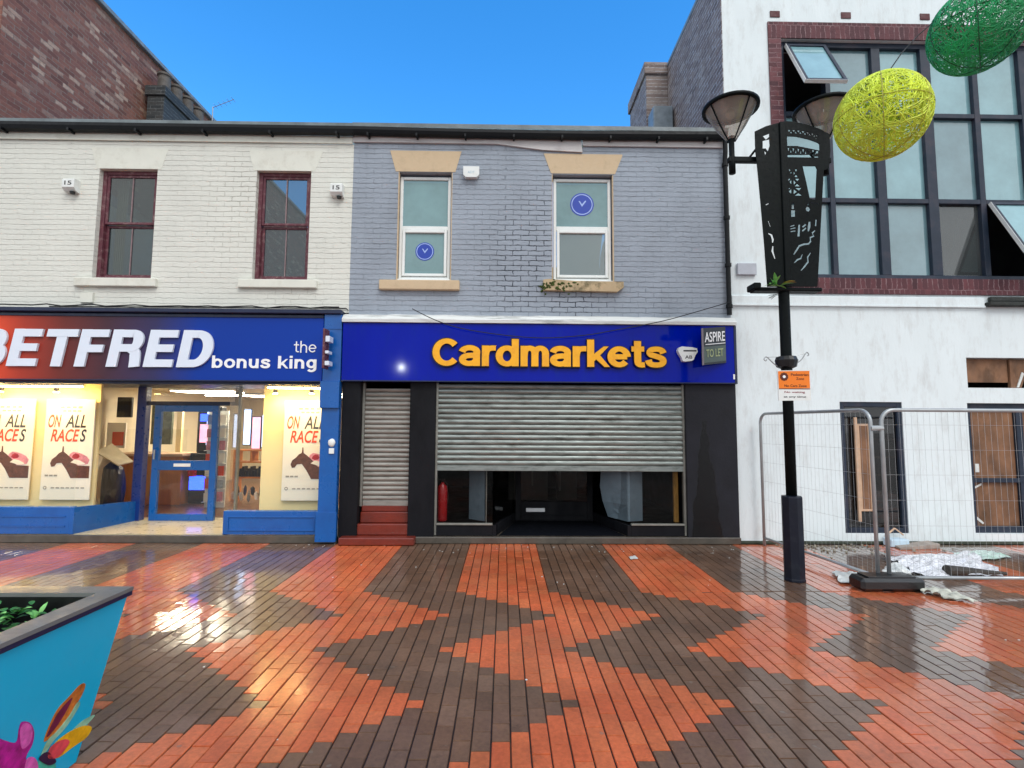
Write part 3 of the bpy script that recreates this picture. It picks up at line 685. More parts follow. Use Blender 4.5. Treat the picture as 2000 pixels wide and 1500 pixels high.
MB().box(-5.97, -5.53, 2.73, 2.749, .36, .62).build('lower_screen', screen_m, t_)
MB().box(-5.78, -5.55, 2.88, 2.899, 1.2, 1.85).build('upper_screen', screen_w, t_); MB().box(-5.9, -5.70, 2.865, 2.879, 1.25, 1.6).build('advert', screen_p, t_)
MB().box(-5.93, -5.83, 2.6, 2.72, .62, .9).build('seat_back', ext_red, t_); MB().box(-5.9, -5.58, 2.86, 2.864, 1.66, 1.8).build('header', screen_m, t_)
t_ = thing('leaflet_rack', (-5.25, 2.2, .1), 'tall white leaflet rack with pink and blue leaflets right of the glazed door', 'rack')
q = MB(); q.box(-5.42, -5.06, 2.3, 2.34, .1, 1.85)
for k in range(7): q.box(-5.42, -5.06, 2.2, 2.299, .2 + k * .23, .21 + k * .23)
q.build('frame', white_plastic, t_); rg = random.Random(31)
lm = [paper, pink_ink, mat('blue_leaflet', '#5a74b8', .5), paper, orange_ink, mat('grey_leaflet', '#a8b0b4', .5, var=.4, vs=25)]
for k in range(7):
    for j in range(3):
        MB().box(-5.41 + j * .118, -5.31 + j * .118, 2.25, 2.26, .215 + k * .23, .36 + k * .23 + rg.uniform(0, .04)).build('leaflet', rg.choice(lm), t_)
t_ = thing('shelf_unit', (-4.95, 3.1, .1), 'open orange wooden shelf unit behind the right window glass', 'shelf')
q = MB()
for z in (.55, .85, 1.08): q.box(-5.27, -4.67, 3.0, 3.3, z, z + .03)
q.box(-5.30, -5.27, 3.0, 3.3, .1, 1.11).box(-4.67, -4.64, 3.0, 3.3, .1, 1.11).box(-4.98, -4.95, 3.01, 3.3, .85, 1.08); q.build('boards', wood_orange, t_)
q = MB()
for k in range(11): q.box(-5.25 + k * .053, -5.21 + k * .053, 3.05, 3.2, .58, .70 + .04 * (k % 3))
q.build('folders', black_p, t_)
for k in range(8): MB().blob((-5.24 + k * .075, 2.95, .22 + .1 * (k % 2)), (.04, .05, .11), 1, .3, k).build('stock', [MATS['grey_leaflet'], black_p, paper, navy_dark][k % 4], t_)
for k, (x0, x1, z0, z1, mt, lb) in enumerate(((-5.25, -5.12, 1.2, 1.9, screen_w, 'pale wall screen above the left end of the shelf unit'), (-5.08, -4.92, 1.12, 1.75, screen_p, 'pink poster screen above the middle of the shelf unit'), (-4.88, -4.66, 1.15, 1.8, screen_w, 'pale wall screen nearest the display backing on the right'))):
    t_ = thing('wall_screen', ((x0 + x1) / 2, 3.3, z0), lb, 'screen', 'screens on the betting shop wall')
    MB().bbox(x0 - .015, x1 + .015, 3.26, 3.3, z0 - .02, z1 + .02, .005).build('bezel', navy_dark, t_); MB().box(x0, x1, 3.25, 3.259, z0, z1).build('display', mt, t_)
t_ = thing('display_stand', (-6.6, 1.7, .1), 'dark draped display stand beside the inner edge of the left window', 'stand')
MB().blob((-6.62, 1.7, .5), (.17, .16, .46), 3, .12, 5).build('drape', navy_dark, t_)
MB().add([(-6.80, 1.5, 1.12), (-6.42, 1.5, .90), (-6.42, 1.85, .94), (-6.80, 1.85, 1.24), (-6.80, 1.5, 1.14), (-6.42, 1.5, .92), (-6.42, 1.85, .96), (-6.80, 1.85, 1.26)], [(0, 3, 2, 1), (4, 5, 6, 7), (0, 1, 5, 4), (1, 2, 6, 5), (2, 3, 7, 6), (3, 0, 4, 7)]).build('open_book', mat('tan_book_paper', '#b5a888', .6), t_)
t_ = thing('framed_notice', (-7.2, 2.45, 1.2), 'small red and white framed notice behind the inner edge of the left window', 'notice')
MB().box(-7.36, -7.02, 2.45, 2.48, 1.15, 1.62).build('board', paper, t_); MB().box(-7.25, -7.05, 2.44, 2.449, 1.2, 1.45).build('print', orange_ink, t_)
t_ = thing('wall_television', (-7.0, 2.7, 1.8), 'dark television hung high behind the inner edge of the left window', 'television')
MB().bbox(-7.25, -6.98, 2.5, 2.56, 1.72, 2.1, .008).build('casing', black_p, t_)

# posters
def poster(x0, label):
    w_ = .71; z0, z1 = .50, 1.955; y = .40
    t_ = thing('poster', (x0 + w_ / 2, y, z0), label, 'poster', 'race posters in the shop windows')
    MB().bbox(x0, x0 + w_, y, y + .02, z0, z1, .004).build('board', paper, t_)
    def f(u): return x0 + u * w_
    def zz(v): return z0 + v * (z1 - z0)
    yy = y - .002
    m = textmesh('ON', f(.07), f(.33), zz(.715), zz(.845), yy, .001, .016, .25); m = textmesh('RACE', f(.14), f(.72), zz(.575), zz(.70), yy, .001, .018, .25, m); m.build('lettering', orange_ink, t_)
    m = textmesh('ALL', f(.42), f(.84), zz(.715), zz(.845), yy, .001, .014, .25); m = textmesh('S', f(.735), f(.86), zz(.575), zz(.70), yy, .001, .016, .25, m); m.build('lettering', dark_ink, t_)
    P_ = [(.2, .40), (.17, .36), (.2, .325), (.26, .33), (.3, .36), (.40, .365), (.50, .30), (.60, .215), (.97, .215), (.97, .335), (.72, .34), (.62, .40), (.5, .45), (.43, .475), (.42, .53), (.40, .53), (.39, .475), (.33, .46), (.28, .43)]
    MB().prism([(f(u), zz(v)) for u, v in P_], yy - .001, yy).build('horse_print', horse_ink, t_)
    def pp(P_): return [(f(u), zz(v)) for u, v in P_]
    MB().prism(pp([(.52, .41), (.56, .455), (.62, .475), (.70, .47), (.80, .455), (.90, .43), (.96, .395), (.93, .355), (.84, .345), (.72, .342), (.62, .385)]), yy - .0006, yy).build('rider_print', pink_ink, t_)
    MB().prism(pp([(.58, .37), (.66, .40), (.76, .39), (.88, .36), (.86, .35), (.74, .345), (.66, .36)]), yy - .0012, yy - .0007).build('saddle_print', paper, t_)
    MB().prism(pp([(.60, .42), (.62, .445), (.67, .46), (.73, .452), (.76, .43), (.73, .41), (.66, .405)]), yy - .0018, yy - .0013).build('cap_print', crimson_ink, t_)
    m = MB(); m.lathe(0, 0, [(.01, 0), (.02, 0)], 4)
    m = MB(); m.box(f(.02), f(.98), yy - .0006, yy, zz(.19), zz(.192))
    q = MB(); n = 16; cx, cz = f(.1), zz(.12); q.prism([(cx + .026 * math.cos(2 * math.pi * k / n), cz + .026 * math.sin(2 * math.pi * k / n)) for k in range(n)], yy - .001, yy)
    for k in range(7): q.box(f(.22 + k * .1), f(.29 + k * .1), yy - .001, yy, zz(.113), zz(.125))
    for k in range(3): q.box(f(.08 + k * .09), f(.15 + k * .09), yy - .001, yy, zz(.232), zz(.248))
    for k in range(4): q.box(f(.35 + k * .1), f(.42 + k * .1), yy - .001, yy, zz(.875), zz(.89)); q.box(f(.3 + k * .12), f(.38 + k * .12), yy - .001, yy, zz(.91), zz(.93))
    q.build('small_print', mat('grey_small_print', '#9a948a', .6), t_)
    MB().prism([(cx + .012 * math.cos(2 * math.pi * k / n), cz + .012 * math.sin(2 * math.pi * k / n)) for k in range(n)], yy - .002, yy - .0012).build('badge_center', paper, t_)
poster(-6.70, 'race poster with horse and rider shown whole in the left shop window')
poster(-7.57, 'race poster with horse cut off by the left edge of the photo')
poster(-3.235, 'race poster with horse in the right window beside the blue pilaster')

# shop sign of the betting shop
t = NT('red_to_blue_printed_sign'); s = t.n('ShaderNodeSeparateXYZ'); t.l(t.pos(), s.inputs[0])
r = t.n('ShaderNodeValToRGB'); t.l(t.rng(s.outputs[0], -7.4, -2.5, 0, 1), r.inputs[0]); el = r.color_ramp.elements
el[0].position = 0; el[0].color = rgb('#ec5a30'); el[1].position = 1; el[1].color = rgb('#0038a0')
for p_, h in ((.07, '#e04c2a'), (.15, '#a83826'), (.26, '#6e2c26'), (.38, '#472a35'), (.52, '#33305a'), (.64, '#003496')): e = el.new(p_); e.color = rgb(h)
t.set(Base_Color=r.outputs[0], Roughness=.3); t.b.inputs['Specular IOR Level'].default_value = .22; sign_grad = t.m
S_ = thing('shop_sign', (-5, -.05, 2.19), 'long shop sign fading from red to blue with large slanted white lettering', 'shop sign')
MB().bbox(-7.6, -2.53, -.09, -.031, 2.192, 3.13, .006).build('board', sign_grad, S_)
MB().bbox(-7.6, -2.53, -.105, -.091, 3.09, 3.13, .003).bbox(-7.6, -2.53, -.105, -.091, 2.192, 2.21, .003).build('trim', navy_dark, S_)
heavy('BETFRED', -7.33, -4.03, 2.375, 2.90, -.093, .03, 20, 14.5, .17, 5).build('lettering', white_letter, S_)
heavy('bonus king', -4.05, -2.61, 2.33, 2.555, -.093, .005, 15, 12.5, 0, 5).build('lettering', white_bright, S_)
heavy('the', -2.93, -2.62, 2.60, 2.765, -.093, .005, 7.5, 6.5, 0, -2).build('lettering', white_bright, S_)
t_ = thing('projecting_sign', (-2.42, -.3, 2.35), 'small edge-on projecting sign with pale lettering on the blue pilaster', 'sign')
MB().bbox(-2.45, -2.42, -.34, -.16, 2.36, 2.90, .004).build('board', maroon, t_)
MB().bbox(-2.419, -2.36, -.33, -.18, 2.72, 2.80, .004).bbox(-2.419, -2.37, -.33, -.18, 2.56, 2.60, .004).bbox(-2.419, -2.36, -.33, -.18, 2.40, 2.46, .004).build('lettering', white_letter, t_)
MB().tube([(-2.43, -.12, 2.6), (-2.43, -.2, 2.6)], .015).build('bracket', gutter_m, t_)
t_ = thing('door_entry_box', (-2.35, -.13, 1.2), 'small grey rounded box over a white square plate on the blue pilaster', 'entry box')
MB().blob((-2.35, -.135, 1.36), (.05, .025, .06), 2, .06, 2).build('cover', white_plastic, t_, smooth=True); MB().bbox(-2.385, -2.315, -.14, -.121, 1.21, 1.285, .004).build('plate', upvc, t_)

# =================================================================== CARD SHOP (grey)
C_ = thing('card_shop', (.5, 1, 0), 'grey painted brick shop building with white framed windows above the dark shuttered shopfront', 'building')
G1 = (-1.56, -.775, 3.66, 5.28); G2 = (.672, 1.572, 3.665, 5.275)
wall(-2.216, 3.24, 3.1, 5.72, 0, .25, [G1, G2]).build('wall', grey_brick, C_)
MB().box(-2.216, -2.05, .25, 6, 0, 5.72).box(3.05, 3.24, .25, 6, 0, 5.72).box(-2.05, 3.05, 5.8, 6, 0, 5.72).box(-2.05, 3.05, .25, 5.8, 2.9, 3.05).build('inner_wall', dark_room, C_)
wa = upvc_window(C_, -1.545, -.80, 3.70, 5.245, 4.47, glass_green, glass_green)
wb = upvc_window(C_, .70, 1.548, 3.70, 5.245, 4.49, glass_green, glass_low)
MB().box(-1.5, -.85, .16, .17, 3.75, 5.2).build('blind', mat('pale_blind', '#9db0ad', .8), wa)
MB().box(.75, 1.5, .16, .17, 4.5, 5.2).build('blind', MATS['pale_blind'], wb)
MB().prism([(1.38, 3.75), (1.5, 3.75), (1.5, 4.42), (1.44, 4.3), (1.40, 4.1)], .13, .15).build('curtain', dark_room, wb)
MB().prism([(.76, 3.75), (1.38, 3.75), (1.40, 4.1), (1.44, 4.45), (.76, 4.45)], .17, .18).build('blind', mat('grey_blind', '#5d6b6a', .8), wb)
# reveals lining (painted beige), lintels and sills
for (x0, x1, z0, z1) in (G1, G2):
    MB().box(x0, x0 + .012, .002, .07, z0, z1 - .001).build('reveal', beige_stone, C_)
    MB().box(x1 - .012, x1, .002, .07, z0, z1 - .001).build('reveal', beige_stone, C_)
MB().prism([(-1.69, 5.60), (-1.60, 5.285), (-.735, 5.285), (-.65, 5.60)], -.006, 0).build('lintel', beige_stone, C_)
MB().prism([(.555, 5.585), (.66, 5.285), (1.60, 5.285), (1.712, 5.57), (1.71, 5.585)], -.006, 0).build('lintel', beige_stone, C_)
MB().bbox(-1.785, -.648, -.07, .05, 3.52, 3.66, .01).build('sill', beige_stone, C_)
MB().prism([(.545, 3.53), (1.60, 3.515), (1.69, 3.58), (1.69, 3.66), (1.0, 3.665), (.62, 3.69), (.545, 3.68)], -.075, .05).build('sill', mossy_stone, C_, label='chipped window sill green with moss')
ms = MB()
for k in range(46):
    rg = RNG; x = .5 + abs(rg.gauss(0, .22)); z = 3.60 + rg.gauss(0, .05) - .05 * (x < .6)
    ms.blob((x, -.078 + rg.uniform(-.004, .004) if x > .545 else -.008, z), (rg.uniform(.01, .035), .008, rg.uniform(.008, .022)), 1, .4, k)
ms.build('moss_patch', moss, C_)
MB().box(-2.23, -.15, -.03, -.001, 5.71, 5.80).build('fascia_board', fascia_board_m, C_)
MB().prism([(-.148, 5.71), (-.148, 5.80), (1.10, 5.80), (1.12, 5.60), (.55, 5.625)], -.032, -.001).build('fascia_board', fascia_board_m, C_, label='slipped drooping white board')
MB().box(1.122, 3.2, -.03, -.001, 5.70, 5.79).build('fascia_board', fascia_board_m, C_)
gt = MB(); n = 12
for k in range(n):
    xa = -2.2 + k * (5.42 / n); xb = xa + 5.42 / n; zo = lambda x: -.022 * math.sin((x + 2.2) / 5.42 * math.pi * 1.0) + .0
    a, c = zo(xa), zo(xb); pr = [(-.14, 5.84), (-.12, 5.80), (-.06, 5.785), (-.032, 5.80), (-.032, 5.885), (-.14, 5.885)]
    gt.add([(xa, y, z + a) for y, z in pr] + [(xb, y, z + c) for y, z in pr], [(i, i + 6, (i + 1) % 6 + 6, (i + 1) % 6) for i in range(6)] + [tuple(range(6)), tuple(range(11, 5, -1))])
for k in range(8): gt.box(-2.0 + k * .7, -1.975 + k * .7, -.15, -.02, 5.75, 5.79)
gt.build('gutter', gutter_m, C_)
MB().prismx([(-.12, 5.89), (-.12, 5.95), (4, 7.35), (4, 7.25)], -2.215, 3.24).build('roof', slate, C_)
dp = MB(); dp.tube([(3.20, -.09, 5.8), (3.205, -.07, 5.6), (3.205, -.05, 5.5), (3.205, -.05, 3.2)], .033, 10)
for z in (5.4, 4.6, 3.9, 3.3): dp.tube([(3.205, -.05, z), (3.205, -.05, z + .05)], .045, 10)
dp.build('downpipe', gutter_m, C_)
# weathered white cornice over the sign
cm = MB(); n = 40; prv = None
for k in range(n + 1):
    x = -2.262 + k * 5.52 / n; j = RNG.uniform(-.006, .006); ring = [(x, -.15 + j, 3.032), (x, -.155 + j, 3.075 + j), (x, -.09, 3.14 + j), (x, -.002, 3.17 + j), (x, -.002, 3.032)]
    b0 = len(cm.v); cm.v += ring
    if k: cm.f += [(b0 - 5 + i, b0 - 5 + (i + 1) % 5, b0 + (i + 1) % 5, b0 + i) for i in range(5)]
cm.f += [tuple(range(5)), tuple(range(len(cm.v) - 1, len(cm.v) - 6, -1))]
cm.build('cornice', mat('flaking_white_cornice', '#d9dcda', .7, var=.08, vs=6, bump=.6, bs=14, dirt='#2f3434', dirts=4, dirta=.95, stretch=(.3, 1, 4)), C_)
# shopfront: dark piers, shutters
for a_, b2 in ((-2.255, -2.0), (-1.312, -.955), (2.545, 3.262)): MB().bbox(a_, b2, -.05, .3, .03, 2.21, .006).build('pier', black_paint, C_)
def streak_mat():
    t = NT('streaked_black_masonry'); s_ = t.n('ShaderNodeSeparateXYZ'); t.l(t.pos(), s_.inputs[0])
    wob_ = t.rng(t.noise(3, 4), .3, .7, -.04, .04)
    half = t.math('ADD', t.math('MULTIPLY', t.math('SUBTRACT', 1.72, s_.outputs[2]), .13), t.math('ADD', wob_, .02))
    d_ = t.math('SUBTRACT', half, t.math('ABSOLUTE', t.math('SUBTRACT', s_.outputs[0], 2.80)))
    f_ = t.math('MULTIPLY', t.rng(d_, -.01, .02), t.rng(s_.outputs[2], 1.74, 1.66))
    n_ = t.rng(t.noise(2.5, 6, .7), .3, .7, .75, 1.5)
    sc_ = t.n('ShaderNodeVectorMath', operation='SCALE'); sc_.inputs[0].default_value = (.0085, .0095, .015); t.l(n_, sc_.inputs['Scale'])
    t.set(Base_Color=t.mix(f_, sc_.outputs[0], (.002, .002, .003, 1)), Roughness=t.rng(f_, 0, 1, .65, .25), Normal=t.bump(t.noise(30, 5, .7), .3, .01)); t.b.inputs['Specular IOR Level'].default_value = .35; return t.m
bpy.data.objects[[o.name for o in C_.children if o.name.startswith('pier')][-1]].data.materials[0] = streak_mat()
MB().box(-2.25, 3.26, -.03, .25, 2.21, 3.03).build('shopfront_head', black_paint, C_)
MB().bbox(-1.2, 3.27, -.075, .3, -.005, .09, .012).build('plinth', concrete, C_)
def shutter(x0, x1, z0, z1, y, pitch, mt, name_rail=True, label=None):
    m = MB(); prof = []; z = z0 + .075; n = int((z1 - z) / pitch)
    for k in range(n + 1):
        for u in (0, .12, .3, .5, .7, .88):
            zz = z + (k + u) * pitch
            if zz > z1: break
            prof.append((y - .021 * math.sin(math.pi * u) ** .7 if u else y + .004, zz))
    b0 = len(m.v); K = len(prof); m.v += [(x0, a, c) for a, c in prof] + [(x1, a, c) for a, c in prof]
    for k in range(K - 1): m.f.append((b0 + k, b0 + K + k, b0 + K + k + 1, b0 + k + 1))
    o = m.build('roller_shutter', mt, C_, smooth=False, label=label, fixn=False)
    MB().bbox(x0, x1, y - .022, y + .02, z0, z0 + .075, .006).build('bottom_rail', mt, o)
    return o
shutter(-.95, 2.54, .975, 2.19, .03, .0715, steel_shutter, label='wide shutter stopped part way down')
shutter(-1.965, -1.315, .48, 2.12, .10, .066, old_shutter, label='narrow closed shutter worn at the foot')
MB().box(-1.999, -1.968, .06, .12, .48, 2.2).build('guide_rail', rail_steel, C_); MB().box(-.953, -.925, -.0, .08, .1, 2.2).build('guide_rail', rail_steel, C_); MB().box(2.515, 2.543, 0, .08, .1, 2.2).build('guide_rail', rail_steel, C_)
MB().bbox(-2.2, -1.19, -.2, .16, 0, .10, .012).bbox(-2.04, -1.29, -.02, .2, .10, .25, .012).bbox(-1.99, -1.32, .06, .3, .25, .40, .012).bbox(-1.98, -1.33, .075, .3, .40, .49, .012).build('steps', red_tile, C_)
# recessed lobby behind the wide shutter
lb = MB(); lb.bbox(-.925, -.15, .0, .12, .092, .235, .004)
lb.add([(-.15, 0, .092), (-.10, 0, .092), (.19, 1.1, .092), (.14, 1.1, .092), (-.15, 0, .235), (-.10, 0, .235), (.19, 1.1, .235), (.14, 1.1, .235)], [(0, 3, 2, 1), (4, 5, 6, 7), (0, 1, 5, 4), (1, 2, 6, 5), (2, 3, 7, 6), (3, 0, 4, 7)])
lb.build('stall_riser', black_paint, C_); lb = MB(); lb.bbox(1.77, 2.515, 0, .12, .092, .235, .004)
lb.add([(1.72, 0, .092), (1.77, 0, .092), (1.48, 1.1, .092), (1.43, 1.1, .092), (1.72, 0, .235), (1.77, 0, .235), (1.48, 1.1, .235), (1.43, 1.1, .235)], [(0, 3, 2, 1), (4, 5, 6, 7), (0, 1, 5, 4), (1, 2, 6, 5), (2, 3, 7, 6), (3, 0, 4, 7)])
lb.build('stall_riser', black_paint, C_)
MB().bbox(-.925, -.15, -.02, .04, .237, .262, .004).build('window_ledge', rail_steel, C_); MB().bbox(1.77, 2.515, -.02, .04, .237, .262, .004).build('window_ledge', rail_steel, C_)
for g_ in (MB().box(-.925, -.15, .045, .05, .262, 2.2), MB().box(1.77, 2.515, .045, .05, .262, 2.2), MB().add([(-.12, .05, .24), (.165, 1.1, .24), (.165, 1.1, 2.2), (-.12, .05, 2.2)], [(0, 1, 2, 3)]), MB().add([(1.745, .05, .24), (1.455, 1.1, .24), (1.455, 1.1, 2.2), (1.745, .05, 2.2)], [(0, 1, 2, 3)])): g_.build('window_glass', glass_dull, C_)
DR = frame(MB(), .19, 1.43, .1, 2.19, 1.1, 1.15, .09, .004).bbox(.28, 1.34, 1.1, 1.15, .19, .40, .004).build('door', black_paint, C_)
MB().box(.28, 1.34, 1.12, 1.125, .40, 2.1).build('pane', glass_dull, DR); MB().bbox(.36, .66, 1.085, 1.099, .24, .30, .004).build('letter_plate', white_bright, DR)
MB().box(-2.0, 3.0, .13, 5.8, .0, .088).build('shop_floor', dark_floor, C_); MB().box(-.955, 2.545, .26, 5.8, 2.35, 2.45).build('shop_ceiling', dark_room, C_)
MB().add([(-.06, .02, .09), (1.68, .02, .09), (1.42, 1.09, .09), (.2, 1.09, .09), (-.06, .02, .098), (1.68, .02, .098), (1.42, 1.09, .098), (.2, 1.09, .098)], [(0, 3, 2, 1), (4, 5, 6, 7), (0, 1, 5, 4), (1, 2, 6, 5), (2, 3, 7, 6), (3, 0, 4, 7)]).build('doormat', mat('black_blue_doormat', '#070b14', .95, spec=.1), C_)
MB().box(.1, .9, 3.4, 3.6, .1, 1.6).box(1.1, 1.5, 3.4, 3.7, .1, 1.4).build('counter', mat('dim_grey_cupboard', '#6b675e', .7, var=.2), C_)
MB().box(.15, .6, 3.3, 3.38, .9, .93).box(.57, .6, 3.3, 3.38, .4, .9).box(.15, .18, 3.3, 3.38, .93, 1.5).box(1.12, 1.16, 3.3, 3.38, .3, 1.5).build('pipework', mat('dim_pale_pipe', '#a8a498', .6), C_)
t_ = thing('display_board', (-.40, .3, .1), 'pale blue grey upright panel behind the left glass under the raised shutter', 'panel', 'pale panels inside the shuttered shop')
MB().add([(-.50, .35, .26), (-.27, .16, .26), (-.27, .16, 2.1), (-.50, .35, 2.1), (-.49, .37, .26), (-.26, .18, .26), (-.26, .18, 2.1), (-.49, .37, 2.1)], [(0, 1, 2, 3), (7, 6, 5, 4), (0, 4, 5, 1), (1, 5, 6, 2), (2, 6, 7, 3), (3, 7, 4, 0)]).build('board', grey_panel, t_)
MB().box(-.25, -.235, .12, .14, .24, 2.2).build('edge_strip', rail_steel, t_)
MB().box(-2.0, 3.0, .0, .01, 0, 0.001).v.clear()
t_ = thing('display_board', (1.8, .3, .1), 'larger pale blue grey bowed panel behind the right glass under the raised shutter', 'panel', 'pale panels inside the shuttered shop')
m = MB(); K = 9
for k in range(K):
    z = .262 + (2.1 - .262) * k / (K - 1); bx = 1.56 - .12 * math.sin(math.pi * min(1, max(0, (z - .262) / 1.0)))
    m.v += [(bx, .55, z), (1.76, .16, z), (1.99, .22, z), (1.99, .24, z), (1.78, .18, z), (bx + .01, .57, z)]
    if k:
        b0 = len(m.v) - 6; m.f += [(b0 - 6 + i, b0 - 6 + (i + 1) % 6, b0 + (i + 1) % 6, b0 + i) for i in range(6)]
m.f += [tuple(range(6)), tuple(range(len(m.v) - 1, len(m.v) - 7, -1))]; m.build('board', grey_panel, t_)
t_ = thing('timber_post', (2.44, .13, .26), 'thin raw yellow timber prop standing behind the right glass under the shutter', 'post')
MB().bbox(2.405, 2.47, .10, .15, .262, 2.1, .004).build('prop', timber, t_)
t_ = thing('fire_extinguisher', (-.865, .13, .26), 'red fire extinguisher in the left corner behind the half raised shutter', 'fire extinguisher')
MB().lathe(-.865, .17, [(.062, .262), (.07, .28), (.07, .70), (.06, .75), (.025, .78), (.022, .80)], 24).build('cylinder', ext_red, t_, smooth=True)
MB().tube([(-.865, .17, .80), (-.865, .17, .83)], .015).bbox(-.91, -.83, .16, .18, .83, .845, .003).tube([(-.84, .17, .82), (-.80, .17, .78), (-.785, .17, .6), (-.80, .17, .5)], .009).build('valve', black_p, t_)

# sign of the card shop
S2 = thing('shop_sign', (.5, -.1, 2.2), 'plain ultramarine blue shop sign with raised yellow lettering over the wide shutter', 'shop sign')
MB().bbox(-2.255, 3.225, -.12, -.031, 2.205, 3.028, .006).build('board', card_blue, S2)
MB().bbox(3.226, 3.262, -.12, -.031, 2.205, 3.028, .004).bbox(-2.255, 3.225, -.128, -.121, 2.205, 2.222, .002).build('trim', navy_dark, S2)
heavy('Cardmarkets', -1.01, 2.265, 2.405, 2.82, -.122, .045, 17, 13.5, 0, -1.5, grow=1.4).build('letter_edge', letter_edge, S2)
heavy('Cardmarkets', -.995, 2.25, 2.42, 2.805, -.171, .006, 17, 13.5, 0, -1.5).build('lettering', yellow_letter, S2)
MB().bbox(3.20, 3.224, -.124, -.1205, 2.27, 2.34, .001).build('sticker', white_bright, S2)
t_ = thing('alarm_box', (2.53, -.16, 2.42), 'white shield shaped alarm box on the blue sign left of the to let board', 'alarm box', 'burglar alarm boxes')
P_ = [(2.405, 2.66), (2.42, 2.70), (2.46, 2.715), (2.60, 2.705), (2.67, 2.69), (2.68, 2.64), (2.65, 2.60), (2.62, 2.53), (2.59, 2.515), (2.50, 2.505), (2.47, 2.51), (2.455, 2.56), (2.42, 2.62)]
MB().prism(P_, -.20, -.121).build('cover', white_plastic, t_); textmesh('AB', 2.50, 2.60, 2.545, 2.59, -.201, .001, .01).box(2.48, 2.66, -.202, -.2005, 2.645, 2.665).build('print', dark_ink, t_)
# TO LET board, tilted away on its left side
def tl(x, y, z):      # hinge at the right edge, left edge stands out from the sign
    u = (3.10 - x) / .42; return (x, -.14 - .16 * u + (y), z + .0 - .06 * u)
t_ = thing('to_let_board', (2.9, -.2, 2.4), 'black and grey letting board angled out at the right end of the blue sign', 'letting board')
def tlb(x0, x1, z0, z1, y0, y1):
    return MB().add([tl(*p) for p in [(x0, y0, z0), (x1, y0, z0), (x1, y1, z0), (x0, y1, z0), (x0, y0, z1), (x1, y0, z1), (x1, y1, z1), (x0, y1, z1)]], [(0, 3, 2, 1), (4, 5, 6, 7), (0, 1, 5, 4), (1, 2, 6, 5), (2, 3, 7, 6), (3, 0, 4, 7)])
tlb(2.70, 3.10, 2.50, 3.01, 0, .02).build('board', mat('letting_board_black', '#16202c', .35), t_)
tlb(2.705, 3.095, 2.53, 2.75, -.003, 0).build('lower_panel', mat('letting_board_grey', '#4c5c58', .35), t_)
tlb(2.70, 2.73, 2.50, 3.01, -.006, 0).build('side_strip', mat('letting_board_edge', '#7a6f78', .4), t_)
textmesh('ASPIRE', 2.75, 3.085, 2.81, 2.95, -.004, .001, .01, 0, fn=lambda x, y, z: tl(x, y, z)).box(0, 0, 0, 0, 0, 0).build('lettering', white_bright, t_) if False else textmesh('ASPIRE', 2.75, 3.085, 2.81, 2.95, -.004, .002, .012, 0, fn=lambda x, y, z: tl(x, y, z)).build('lettering', white_bright, t_)
textmesh('TO LET', 2.77, 3.05, 2.60, 2.71, -.007, .002, .01, 0, fn=lambda x, y, z: tl(x, y, z)).build('lettering', mat('olive_letter', '#a5b183', .5), t_)
tlb(2.76, 3.09, 2.775, 2.785, -.006, -.003).build('rule_line', white_bright, t_)

# alarm boxes on the upper walls
def alarm_old(x, z, label, dig):
    t_ = thing('alarm_box', (x, -.05, z), label, 'alarm box', 'burglar alarm boxes')
    MB().prismx([(0, .16), (-.09, .16), (-.11, .14), (-.11, .05), (-.07, .01), (0, 0)], x - .085, x + .085).v
    m = MB().prismx([(-.001, z + .20), (-.09, z + .20), (-.11, z + .18), (-.11, z + .07), (-.07, z + .03), (-.001, z + .02)], x - .085, x + .085); m.build('cover', white_plastic, t_)
    MB().lathe(x + .03, -.06, [(.03, z - .01), (.035, z + .02)], 12).build('lamp', black_p, t_)
    textmesh(dig, x - .05, x + .05, z + .10, z + .16, -.111, .001, .015).build('print', dark_ink, t_)
alarm_old(-6.2, 4.87, 'off-white alarm box left of the left maroon sash window', '15')
alarm_old(-2.42, 4.85, 'off-white alarm box between the maroon window and the grey wall', '15')
t_ = thing('alarm_box', (-.50, -.05, 5.17), 'flat white alarm box on the grey wall beside the beige lintel', 'alarm box', 'burglar alarm boxes')
MB().prism([(-.615, 5.34), (-.385, 5.34), (-.385, 5.22), (-.42, 5.18), (-.58, 5.18), (-.615, 5.22)], -.075, -.001).build('cover', white_plastic, t_)
textmesh('ADT', -.55, -.45, 5.235, 5.27, -.076, .001, .0).build('print', mat('faint_print', '#a9c4d0', .5), t_)

# round blue stickers
def sticker(x, z, r, y, label):
    t_ = thing('window_sticker', (x, y, z - r), label, 'sticker', 'round blue window stickers')
    def disc(r0, n=40): return [(x + r0 * math.cos(2 * math.pi * k / n), z + r0 * math.sin(2 * math.pi * k / n)) for k in range(n)]
    MB().prism(disc(r), y - .001, y).build('disc', emblem_blue, t_)
    m = plate(disc(r * .90), [disc(r * .82)], y - .0022, y - .0012)
    m.prism([(x - r * .3, z + r * .3), (x - r * .18, z + r * .3), (x, z + r * .02), (x + r * .28, z + r * .35), (x + r * .36, z + r * .28), (x, z - r * .2)], y - .0022, y - .0012)
    m.build('emblem', emblem_ring, t_)
sticker(-1.172, 4.125, .135, .088, 'smaller round blue sticker in the lower pane of the left white window')
sticker(1.127, 4.865, .175, .098, 'larger round blue sticker in the upper pane of the right white window')

